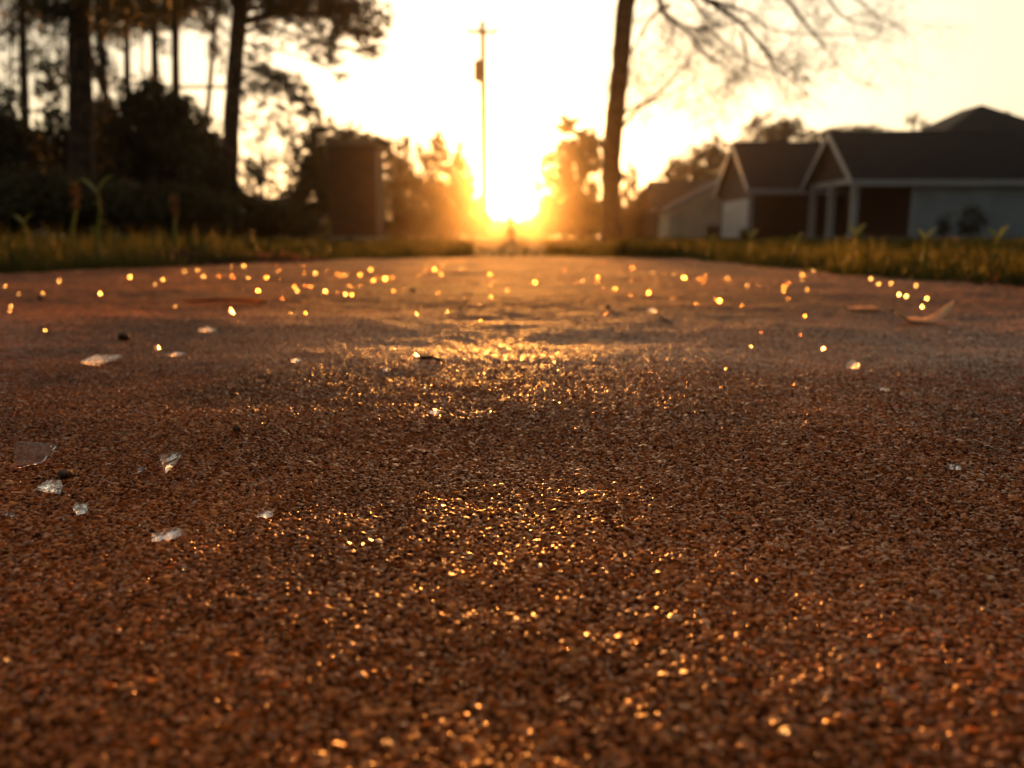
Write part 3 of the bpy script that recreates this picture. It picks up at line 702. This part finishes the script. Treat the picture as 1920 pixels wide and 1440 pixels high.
def small_house():
    Y0 = 46.0
    xa = at(1252, 448, Y0).x; xb = at(1420, 448, Y0).x; ze = at(1260, 390, Y0).z; xm = at(1392, 0, Y0).x; xm = (xa + xb) / 2 + 1.0
    t = empty('cream_house', ((xa + xb)/2, Y0 + 3, 0), 'small cream walled house with a brown roof left of the main house', 'house')
    zt = at(1385, 325, Y0).z; xt = at(1385, 325, Y0).x; xr = 2 * xt - xa
    m = MB(); m.prism([(xa, Y0, -.05), (xr, Y0, -.05), (xr, Y0, ze), (xt, Y0, zt - .15), (xa, Y0, ze)], (0, 6, 0)); m.build('wall', M['cream'], t)
    sl = (zt - ze) / (xt - xa); e = .4
    r = MB(); r.prism([(xa-e, Y0-.3, ze-e*sl), (xt, Y0-.3, zt), (xt, Y0+6, zt), (xa-e, Y0+6, ze-e*sl)], (0, 0, .12))
    r.prism([(xt, Y0-.3, zt), (xr+e, Y0-.3, ze-e*sl), (xr+e, Y0+6, ze-e*sl), (xt, Y0+6, zt)], (0, 0, .12)); r.build('roof', M['shingle_warm'], t)
    q = MB(); q.prism([(xa-e, Y0-.34, ze-e*sl-.14), (xt, Y0-.34, zt-.14), (xt, Y0-.34, zt+.13), (xa-e, Y0-.34, ze-e*sl+.13)], (0, .036, 0))
    q.prism([(xt, Y0-.34, zt-.14), (xr+e, Y0-.34, ze-e*sl-.14), (xr+e, Y0-.34, ze-e*sl+.13), (xt, Y0-.34, zt+.13)], (0, .036, 0)); q.build('rake_board', M['trim'], t)
    # main roof behind, ridge left to right
    Y1 = 49.0; x2 = at(1246, 0, Y1).x; z2 = at(1250, 386, Y1).z; z3 = at(1280, 339, Y1+2.6).z
    r = MB(); r.prism([(x2-.2, Y1-.4, z2-.3), (xt+2, Y1-.4, z2-.3), (xt+2, Y1+2.6, z3-.12), (x2-.2, Y1+2.6, z3-.12)], (0, 0, .12))
    r.prism([(x2-.2, Y1+2.6, z3-.12), (xt+2, Y1+2.6, z3-.12), (xt+2, Y1+6, z2-.3), (x2-.2, Y1+6, z2-.3)], (0, 0, .12)); r.build('roof', M['shingle_warm'], t)
    m = MB(); m.box(x2, xa-.003, Y1, Y1+5.2, -.05, z2-.2); m.build('wall', M['brick'], t)
    g = MB(); g.prism([(x2, Y1, z2-.2), (x2, Y1+5.2, z2-.2), (x2, Y1+2.6, z3-.14)], (.1, 0, 0)); g.build('gable_wall', M['brick'], t)
    f = MB(); f.box(x2-.2, xa-.45, Y1-.44, Y1-.402, z2-.36, z2-.18); f.build('fascia', M['trim'], t)
small_house()
def far_house():
    Y0 = 72.0; x0 = at(1176, 0, Y0).x; x1 = at(1250, 0, Y0).x; ze = at(1200, 416, Y0).z; zr = at(1200, 390, Y0+3).z
    t = empty('far_house', ((x0+x1)/2, Y0+3, 0), 'low far house with a greyish roof between the bare tree and cream house', 'house')
    gable_roof(t, x0, x1+6, Y0, Y0+6, ze, zr, 'shingle_warm', .3, True, False, True, 'cream')
    m = MB(); m.box(x0, x1+6, Y0, Y0+6, -.05, ze-.02); m.build('wall', M['brick'], t)
far_house()
def bin_():
    Y0 = 34; p = at(1335, 448, Y0); t = empty('wheeled_bin', (p.x, Y0, 0), 'dark wheeled bin standing in front of the cream house', 'bin')
    h = at(1335, 425, Y0).z; m = MB(); s = .25
    m.add([(p.x-s*.8, Y0-.25, .06), (p.x+s*.8, Y0-.25, .06), (p.x+s*.8, Y0+.2, .06), (p.x-s*.8, Y0+.2, .06), (p.x-s, Y0-.3, h), (p.x+s, Y0-.3, h), (p.x+s, Y0+.3, h), (p.x-s, Y0+.3, h)],
          [(0,3,2,1),(4,5,6,7),(0,1,5,4),(1,2,6,5),(2,3,7,6),(3,0,4,7)]); m.build('body', M['dark'], t)
    l = MB(); l.add([(p.x-s-.03, Y0-.34, h+.003), (p.x+s+.03, Y0-.34, h+.003), (p.x+s+.03, Y0+.34, h+.003), (p.x-s-.03, Y0+.34, h+.003), (p.x-s, Y0-.3, h+.05), (p.x+s, Y0-.3, h+.05), (p.x+s, Y0+.3, h+.09), (p.x-s, Y0+.3, h+.09)],
          [(0,3,2,1),(4,5,6,7),(0,1,5,4),(1,2,6,5),(2,3,7,6),(3,0,4,7)]); l.build('lid', M['dark'], t)
    for sx in (-1, 1):
        wl_ = MB(); wl_.tube([(p.x+sx*s*.82, Y0+.22, .09), (p.x+sx*(s*.82+.05), Y0+.22, .09)], [.09, .09], 14); wl_.build('wheel', M['dark'], t)
bin_()

def shrub(label, Yd, px, top, wpx, seed, cov=3.0, m='leaf', name='shrub', leaf=.06, group='shrubs near the houses'):
    h = 448 - top
    tree(name, label, 'shrub', Yd, [(px, 449), (px+1, 449 - h*.3), (px, 449 - h*.7)], 3, 1.5,
         [(px, 449 - h*.55, wpx, h*.5, cov), (px - wpx*.5, 449 - h*.35, wpx*.6, h*.35, cov), (px + wpx*.5, 449 - h*.4, wpx*.6, h*.35, cov)], leaf, .6, m, 'bark', seed, group, autolimb=3)
shrub('small dark shrub at the corner of the white garage door', 33, 1396, 428, 9, 60)
shrub('low dark shrub against the blue grey siding, left of the wall lamp', 27, 1768, 402, 12, 61, 1.0, leaf=.07)
shrub('taller dark shrub against the blue grey siding, right of the wall lamp', 27, 1822, 385, 22, 62, 1.0, leaf=.07)
shrub('small tuft of shrub beside the front porch post', 22, 1608, 430, 7, 63, 1.6, 'weed', leaf=.04)

# ------------------------------------------------------------------ weeds on the verges
def weed(label, px, top, Yd, lean, leafL, n, seed, head=False, group='weeds standing in the verges'):
    r = np.random.default_rng(seed); b = at(px, 440, Yd); b.z = -.015; e = at(px + lean, top, Yd)
    t = empty('weed', b, label, 'weed', group)
    pts = smooth_path([b, b.lerp(e, .4) + Vector((-.004, 0, 0)), b.lerp(e, .75) + Vector((.003, .004, 0)), e], 4)
    m = MB(); k = len(pts); m.tube(pts, [.0065 - .0035 * i / (k-1) for i in range(k)], 7); m.build('stem', M['weed'], t, True)
    if head:
        V = []; 
        P = np.array([pts[int(k * (.62 + .37 * r.random()))] for _ in range(140)]) + r.normal(size=(140, 3)) * .006
        V, Fc = leaves(P, .012 * (.6 + r.random(140)), .5, r, 1.2); np_mesh('seed_head', V, Fc, M['seedhead'], t)
    for i in range(n):
        f = (1.0, .97, .8, .55, .42, .3, .2)[i % 7]; p = pts[min(k - 1, int(f * (k - 1)))]
        a = (0.1, 3.0, 2.4, .6, 3.6, 5.2, 1.6)[i % 7] + r.random() * .4
        L = leafL * (1.0 if f > .9 else .6); d = Vector((math.cos(a), math.sin(a) * .7, 0))
        s = d.cross(Vector((0, 0, 1))); W = L * .28; up = 1.5 if f > .9 else .6
        cols = 6; vs = []
        for j in range(cols + 1):
            q = j / cols; c = p + d * L * q + Vector((0, 0, L * (up * q - .55 * q*q))); ww = W * math.sin(math.pi * min(.97, .08 + q * .9))
            vs += [c - s * ww + Vector((0, 0, ww*.35)), c, c + s * ww + Vector((0, 0, ww*.35))]
        fs = [(j*3+u, j*3+u+1, (j+1)*3+u+1, (j+1)*3+u) for j in range(cols) for u in (0, 1)]
        lf = MB(); lf.add(vs, fs); lf.build('leaf', M['weed'], t, True)
weed('tall green weed with forked leafy top on the left verge', 181, 358, 2.5, 2, .05, 7, 1)
weed('reddish seed stalk beside the tall green weed on the left verge', 133, 348, 2.7, 6, .02, 2, 2, True)
weed('faint thin seed stalk on the left verge below the straight pine', 328, 372, 3.1, -3, .018, 2, 3, True)
weed('short leafy weed at the left photo edge in the rough grass', 40, 418, 2.3, 5, .03, 5, 4)
weed('short yellow green weed in the right verge before the garage door', 1412, 446, 2.6, -3, .03, 6, 5)
weed('small yellow green weed in the right verge before the brick wing', 1490, 452, 2.4, 3, .028, 6, 6)
weed('leafy weed in the right verge in front of the porch post', 1602, 440, 2.1, 4, .03, 6, 7)
weed('leafy weed in the right verge below the blue grey siding', 1740, 450, 1.9, -4, .03, 6, 8)
weed('leafy weed nearest the right photo edge in the verge', 1868, 448, 1.75, 4, .03, 7, 9)
weed('small sprout at the left foot of the cream house view', 1330, 452, 3.0, 2, .03, 5, 10)

# ------------------------------------------------------------------ things lying on the pavement
def half_normal(p):
    v = (Vector((0, 0, CAMH)) - p).normalized(); return (v + SUN_DIR).normalized()
import bmesh
def hull_mesh(name, pts):
    bm = bmesh.new()
    for p in pts: bm.verts.new(p)
    r_ = bmesh.ops.convex_hull(bm, input=bm.verts)
    junk = [v for v in bm.verts if not v.link_faces]
    bmesh.ops.delete(bm, geom=junk, context='VERTS')
    bmesh.ops.dissolve_limit(bm, angle_limit=R(9), verts=bm.verts, edges=bm.edges)
    me = bpy.data.meshes.new(name); bm.to_mesh(me); bm.free(); return me
def crumb_mesh(seed):
    """a blocky crumb of tempered glass, about 1 unit across"""
    r = np.random.default_rng(seed); pts = []
    for i in range(11):
        q = r.normal(size=3); q /= np.linalg.norm(q); q *= np.array([.5, .42, .34]) * (.85 + .3 * r.random()); pts.append(q)
    me = hull_mesh('glass_crumb', [tuple(p) for p in pts]); me.materials.append(M['glass_crumb']); return me
CR = [crumb_mesh(i) for i in range(9)]
def settle(o, p, sink=.12):
    """rest the object's lowest point just under the surface"""
    mw = o.rotation_euler.to_matrix() @ Matrix.Diagonal(o.scale)
    zs = [(mw @ v.co).z for v in o.data.vertices]; lo, hi = min(zs), max(zs)
    o.location = (p.x, p.y, pave_z(p.x, p.y) - lo - sink * (hi - lo))
def crumb(px, py, size, bright, i, label, group=None):
    p = gnd(px, py); me = CR[i % len(CR)]
    o = bpy.data.objects.new('glass_crumb', me); COL.objects.link(o)
    r = random.Random(i * 13 + 5)
    f = sorted(me.polygons, key=lambda q: -q.area)[r.randrange(3)]
    n = half_normal(p)
    if bright: n = (n + Vector([r.gauss(0, 1) for _ in range(3)]) * .004).normalized()
    else: n = (n + Vector([r.gauss(0, 1) for _ in range(3)]) * (.03 if py < 800 else .14)).normalized()
    q = f.normal.rotation_difference(n); spin = Matrix.Rotation(r.random() * 6.28, 4, n).to_quaternion()
    if bright and size < .012 and i % 3 == 0: spin = Matrix.Rotation(R(1.6), 4, 'X').to_quaternion() @ spin
    o.rotation_euler = (spin @ q).to_euler(); o.scale = (size,) * 3
    settle(o, p)
    tag(o, label, 'glass crumb', group)
def wedge_crumb(px, py, size, i, label, group=None):
    """a prism shaped crumb standing on the grit, thicker on one side"""
    p = gnd(px, py, pave_z(gnd(px, py).x, gnd(px, py).y) + size * .45); r = random.Random(i * 7 + 3)
    v = (Vector((0, 0, CAMH)) - p).normalized(); d = -SUN_DIR
    D = d.angle(v); A = .5
    for _ in range(30): A = 2 * math.asin(min(.99, math.sin((A + D) / 2) / 1.52))
    m = (d + v).normalized(); b = (v - d); b = (b - m * b.dot(m)).normalized(); c = m.cross(b)
    pts = []; n = 7; s = size; jag = [r.uniform(.75, 1.1) for _ in range(n)]; o0 = r.random() * 6
    for sg in (-1, 1):
        for k in range(n):
            a = o0 + 2 * math.pi * k / n; q = jag[k] * s * .5
            tb, tcc = math.cos(a) * q, math.sin(a) * q
            th = s * .12 + (tb + s * .6) * math.tan(A / 2)
            pts.append(b * tb + c * tcc + m * (sg * th))
    me = hull_mesh('glass_crumb', [tuple(q) for q in pts]); me.materials.append(M[('glass_crumb', 'glint_amber', 'glint_amber', 'glint_rose')[r.randrange(4)]])
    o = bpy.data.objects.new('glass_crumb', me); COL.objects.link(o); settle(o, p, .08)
    tag(o, label, 'glass crumb', group)
FAR = [(110,528,4,1),(243,521,5,1),(151,481,3,1),(178,461,4,1),(118,488,3,0),(188,553,4,1),(80,552,3,0),(34,553,3,0),(10,538,3,0),(436,519,6,1),(457,499,4,1),(305,525,4,1),(290,535,4,0),
 (372,507,3,0),(410,518,3,0),(484,545,5,1),(500,520,5,1),(553,538,5,1),(567,498,4,1),(591,512,4,1),(610,546,5,1),(632,513,4,1),(648,551,5,1),(660,552,4,1),(675,515,6,1),(695,505,5,1),
 (700,526,5,1),(705,519,4,0),(722,523,6,1),(735,521,3,0),(738,546,4,1),(655,536,4,0),(760,541,3,0),(797,493,4,1),(798,508,4,0),(815,505,6,1),(830,497,5,1),(827,513,5,1),(865,503,4,0),
 (842,497,3,0),(919,513,6,1),(951,544,4,1),(921,557,7,1),(1003,528,8,1),(1026,494,4,0),(1058,508,6,1),(1090,503,4,0),(1082,498,3,0),(1128,491,5,1),(1121,519,6,1),(1119,530,4,0),(1154,542,5,1),
 (1185,500,5,1),(1216,550,6,1),(1246,513,4,1),(1211,524,3,0),(1233,524,3,0),(1270,510,3,0),(1283,521,5,1),(1303,497,5,1),(1312,523,4,1),(1319,529,4,0),(1349,563,7,1),(1259,560,3,0),(1306,570,3,0),
 (1401,536,4,0),(1440,537,3,0),(1470,537,5,0),(1478,532,4,0),(1504,525,4,0),(1524,509,5,1),(1504,515,4,0),(1455,500,4,0),(1509,592,4,1),(1635,524,8,1),(1648,535,4,0),(1671,533,3,0),(1685,554,5,1),
 (1700,558,5,0),(1719,537,4,0),(1737,562,5,1),(1730,578,5,1),(1427,623,3,1),(1501,628,3,0),(1391,572,3,0),(901,601,4,1),(838,583,3,0),(977,624,3,1),(899,571,3,0),(1142,577,3,0),(1136,588,4,0),
 (1222,584,5,0),(1355,624,3,0),(1544,657,3,1),(1408,649,3,1),(328,576,3,0),(545,587,3,0),(573,587,4,0),(85,621,3,0),(18,585,3,0),(20,576,3,0),(435,500,3,0),(345,511,3,0),(200,507,3,0),(148,510,3,0),
 (53,508,3,0),(520,497,4,0),(380,520,4,0),(1360,691,3,0),(1488,720,3,0),(1450,655,3,0),(1040,680,3,1),(1817,636,3,0),(1780,625,3,0)]
_r = random.Random(31)
for _ in range(64):
    a = 960 + _r.uniform(-540, 560); FAR.append((a, _r.triangular(496, 560, 506) + abs(a - 960) * .018, 3, 0))
for i, (a, b, s, br) in enumerate(FAR):
    if abs(a - 960) < 560:
        wedge_crumb(a, b, s * ((.0006 if i % 3 else .0004) if br else .00022 + .00008 * (i % 3)) * (.6 if b > 600 else 1) * _r.choice((.6, .8, 1, 1, 1.35)), i, 'tiny crumb of broken glass glinting among many on the pavement', 'glass crumbs scattered over the pavement'); continue
    crumb(a, b, s * .0012, br, i, 'tiny crumb of broken glass glinting among many on the pavement', 'glass crumbs scattered over the pavement')
for k, (a, b) in enumerate(((38, 905), (84, 886), (140, 905), (188, 938), (246, 902), (352, 898), (372, 870), (120, 975), (262, 986), (360, 1018), (205, 870), (24, 842))):
    crumb(a, b, .0009, False, 300 + k, 'speck of clear glass among the larger shards at lower left', 'glass specks round the shards')
for (a, b, s, label) in ((1013, 1062, .0020, 'blurred yellow glinting glass crumb in the near centre of the pavement'),
                         (866, 1283, .0012, 'tiny near glass crumb glinting below the centre of the photo'),
                         (762, 1322, .0018, 'pale blurred glass crumb near the bottom edge, left of centre'),
                         (1470, 1375, .0024, 'large pale blurred glass crumb near the bottom edge, right of centre'),
                         (15, 1240, .0018, 'glass crumb added for a reddish flare spot at the left edge of the near pavement'),  # crumb added to stand for a reddish flare spot
                         (345, 1068, .0022, 'clear glass crumb below the flat cloudy flakes at left'),
                         (680, 1022, .0016, 'small white glinting crumb left of centre on the near pavement'),
                         (1563, 1000, .0016, 'small white crumb by itself right of centre on the near pavement'),
                         (780, 668, .0055, 'bright round glass crumb with a dark twig behind it'),
                         (294, 657, .0055, 'bright gold glass crumb touching a thin flat flake'),
                         (436, 588, .0085, 'tall gold glinting glass lump in front of the orange needle bundle'),
                         (780, 592, .004, 'pale crumb standing alone between the seeds and the sun streak'),
                         (1068, 822, .0012, 'pinkish glint of glass just right of centre')):
    crumb(a, b, s, s > .005 or (a, b) in ((866, 1283), (1563, 1000)), int(a + b), label)

def shard(px, py, wpx, hpx, tilt, yaw, seed, label, m='glass', thick=.0009):
    """a thin broken plate with a jagged outline, leaning on the grit"""
    p = gnd(px, py); dist = (p - Vector((0, 0, CAMH))).length; r = random.Random(seed)
    w_ = wpx / FPX * dist; n = r.randint(5, 8); pts = []
    d_ = max(hpx / FPX * dist / max(math.sin(R(tilt) + math.atan2(CAMH, p.y)), .2), .0015)
    for i in range(n):
        a = 2 * math.pi * (i + r.uniform(-.3, .3)) / n; k = r.uniform(.4, 1.25)
        pts.append((math.cos(a) * w_/2 * k, math.sin(a) * d_/2 * k))
    mb = MB(); vs = [(x, y, 0) for x, y in pts] + [(x*.96, y*.96, thick) for x, y in pts] + [(r.uniform(-.15, .15) * w_, r.uniform(-.15, .15) * d_, thick * 2.2)]
    fs = [tuple(range(n))[::-1]] + [(i, (i+1) % n, (i+1) % n + n, i + n) for i in range(n)] + [(n + i, n + (i+1) % n, 2*n) for i in range(n)]
    mb.add(vs, fs); o = mb.build('glass_shard', M[m])
    o.rotation_euler = (R(tilt), R(r.uniform(-8, 8)), R(yaw)); settle(o, p, .1)
    return tag(o, label, 'glass shard')
shard(60, 868, 74, 56, 48, 25, 1, 'large clear tilted glass shard at the left edge, streaked with scratches')
shard(315, 876, 62, 36, 32, -18, 2, 'clear pointed glass shard lying alone left of centre')
shard(100, 920, 58, 26, 16, 10, 3, 'flat glinting glass shard just below the brown husk')
shard(155, 958, 36, 16, 14, -30, 4, 'small glinting shard below the flat glass shard at left')
shard(316, 1008, 50, 20, 14, 15, 5, 'cloudy flat flake on the near pavement at left', 'flake')
shard(195, 680, 66, 20, 10, -8, 6, 'wide pale cloudy flake left of the gold crumb', 'flake')
shard(328, 666, 36, 6, 3, 0, 7, 'thin flat flake lying right of the gold crumb', 'flake')
shard(390, 621, 44, 10, 8, 5, 8, 'pale flake lying beyond the gold crumb', 'flake')
shard(815, 776, 30, 9, 10, 0, 9, 'small white flake at the centre left of the sharp pavement', 'flake')
shard(1600, 690, 30, 20, 30, 20, 10, 'lilac tinted glass shard on the right of the pavement', 'flake')
shard(1652, 733, 30, 6, 4, 0, 11, 'thin white flake right of centre, below the lilac shard', 'flake')
shard(1790, 878, 30, 8, 6, -10, 12, 'white flake with a bright tip near the right edge', 'flake')
shard(1222, 586, 20, 8, 10, 0, 13, 'pale flake right of the sun streak among the crumbs', 'flake')
shard(262, 882, 18, 4, 4, 0, 14, 'sliver of white glass between the two clear shards', 'flake')
shard(497, 968, 30, 8, 6, 0, 15, 'thin sliver left of the near centre', 'flake')
shard(22, 968, 16, 6, 5, 0, 16, 'white sliver at the very left edge', 'flake')
shard(725, 695, 18, 4, 4, 0, 17, 'pale sliver in front of the bright round crumb', 'flake')
shard(555, 678, 18, 5, 5, 0, 18, 'pale sliver between the gold crumb and the bright round crumb', 'flake')
shard(448, 776, 16, 8, 14, 0, 19, 'small clear flake beyond the round dark seed', 'flake')
shard(1460, 985, 14, 5, 4, 0, 20, 'tiny pale sliver on the near right pavement', 'flake')

def seed_ball(px, py, wpx, label, squash=.85, sd=1):
    p = gnd(px, py); dist = (p - Vector((0, 0, CAMH))).length; rr = wpx / FPX * dist / 2 * .72
    bm = bmesh.new(); bmesh.ops.create_icosphere(bm, subdivisions=3, radius=rr)
    r = random.Random(sd); a = [Vector([r.gauss(0, 1) for _ in range(3)]) for _ in range(5)]
    for v in bm.verts:
        n = v.co.normalized(); v.co *= 1 + .07 * sum(math.sin(3 * n.dot(q) + i) for i, q in enumerate(a)) / 2; v.co.z *= squash
    for v in bm.verts:     # a dried navel at the top
        n = v.co.normalized(); v.co *= 1 - .25 * max(0, n.dot(Vector((.4, -.3, .86)).normalized()) - .85) / .15
    me = bpy.data.meshes.new('dry_seed'); bm.to_mesh(me); bm.free(); me.materials.append(M['berry'])
    me.polygons.foreach_set('use_smooth', [True] * len(me.polygons))
    o = bpy.data.objects.new('dry_seed', me); COL.objects.link(o); settle(o, p, .15); tag(o, label, 'seed')
seed_ball(445, 810, 21, 'small round dark seed by itself left of centre', .95, 1)
seed_ball(232, 636, 26, 'larger dark seed casting a shadow at left', .8, 2)
seed_ball(122, 893, 32, 'wrinkled brown husk between the clear shard and the flat shard', .55, 3)
seed_ball(76, 562, 14, 'small dark seed at the far left of the pavement', .8, 5)
seed_ball(1140, 578, 14, 'small dark seed right of the sun streak', .7, 7)
seed_ball(775, 546, 14, 'small dark seed left of the sun streak', .6, 8)

def stick(px0, py0, px1, py1, rad, h, label, m='stick', name='twig'):
    a = gnd(px0, py0); b = gnd(px1, py1); a.z = pave_z(a.x, a.y) + rad * .7; b.z = pave_z(b.x, b.y) + rad * .7 + h; c = (a + b) / 2 + Vector((0, rad * 1.5, rad * .6))
    q = smooth_path([a, c, b], 5); n = len(q); mb = MB(); mb.tube(q, [rad * (1 - .5 * i / (n-1)) * (1 + .12 * math.sin(i * 2)) for i in range(n)], 7)
    mb.tube([q[4], q[4] + (b - a) * .12 + Vector((0, 0, rad * 2))], [rad * .6, rad * .3], 5)
    tag(mb.build(name, M[m], None, True), label, 'twig')
stick(790, 672, 835, 681, .0012, 0, 'short dark twig beside the bright round crumb')
stick(862, 580, 888, 560, .0013, .006, 'dark twig propped up left of the sun streak')
stick(1235, 595, 1262, 610, .0010, 0, 'short dark twig right of the pale flake')

def needle_bundle():
    a = gnd(345, 571); b = gnd(492, 571); t = empty('pine_needles', (a + b) / 2, 'orange brown bundle of dry pine needles lying across the pavement', 'pine needles')
    r = random.Random(4)
    for i in range(9):
        m = MB(); s = a + Vector((r.uniform(0, .012), r.uniform(-.006, .006), .0025 + r.random() * .003)); e = b + Vector((r.uniform(-.02, .006), r.uniform(-.01, .01), .002 + r.random() * .004))
        q = smooth_path([s, s.lerp(e, .5) + Vector((0, r.uniform(-.003, .003), .002)), e], 4); m.tube(q, [.0011] * len(q), 5); m.build('needle', M['dead_orange'], t, True)
    m = MB(); m.tube([b + Vector((-.004, 0, .003)), b + Vector((.006, 0, .004))], [.002, .0016], 7); m.build('sheath', M['stick'], t, True)
needle_bundle()
def dead_leaf(px, py, wpx, curl, yaw, label, seed, ends):
    p = gnd(px, py); dist = p.length; L = wpx / FPX * dist; r = random.Random(seed)
    n, k = 18, 8; V = []
    for i in range(n + 1):
        u = i / n * 2 - 1; half = L * .17 * math.sqrt(max(0, 1 - abs(u) ** 2.2)) + .0006
        zc = curl * L * (abs(u) ** 2.6) * (ends[1] if u > 0 else ends[0])
        for j in range(k + 1):
            v = j / k * 2 - 1
            V.append((u * L / 2, v * half, zc + .35 * half * v * v + .0006 * math.sin(9 * u + 3 * v)))
    fs = [(i*(k+1)+j, (i+1)*(k+1)+j, (i+1)*(k+1)+j+1, i*(k+1)+j+1) for i in range(n) for j in range(k)]
    me = bpy.data.meshes.new('dead_leaf'); me.from_pydata(V, [], fs); me.materials.append(M['dead_leaf'])
    me.polygons.foreach_set('use_smooth', [True] * len(me.polygons))
    o = bpy.data.objects.new('dead_leaf', me); COL.objects.link(o); o.rotation_euler = (R(6), 0, R(yaw)); settle(o, p, .02)
    s = o.modifiers.new('thickness', 'SOLIDIFY'); s.thickness = .0004
    tag(o, label, 'dead leaf')
    st = MB(); st.tube([(-L/2, 0, V[4][2]), (-L*.56, .001, V[4][2] + .0006)], [.0006, .0004], 5); c = st.build('stalk', M['stick']); c.parent = o
dead_leaf(1728, 606, 92, .42, -4, 'curled tan dead leaf with upturned ends on the right pavement', 1, (.55, 1.0))
dead_leaf(1622, 582, 64, .05, 8, 'flat pale tan dead leaf left of the curled one', 2, (.6, .3))

# ------------------------------------------------------------------ haze added to imitate the lens bloom round the sun
hz = MB(); hz.box(-155, 155, -45, 215, -1.1, 32)
hm = bpy.data.materials.new('glow_haze'); hm.use_nodes = True; hn = hm.node_tree.nodes; hn.clear()
ho = hn.new('ShaderNodeOutputMaterial'); hv = hn.new('ShaderNodeVolumePrincipled')
hv.inputs['Color'].default_value = (.98, .90, .78, 1); hv.inputs['Density'].default_value = .0005; hv.inputs['Anisotropy'].default_value = .95
hm.node_tree.links.new(hv.outputs[0], ho.inputs['Volume'])
tag(hz.build('haze', hm), 'thin golden haze added over the whole place for the glow round the sun', 'haze', kind='stuff')
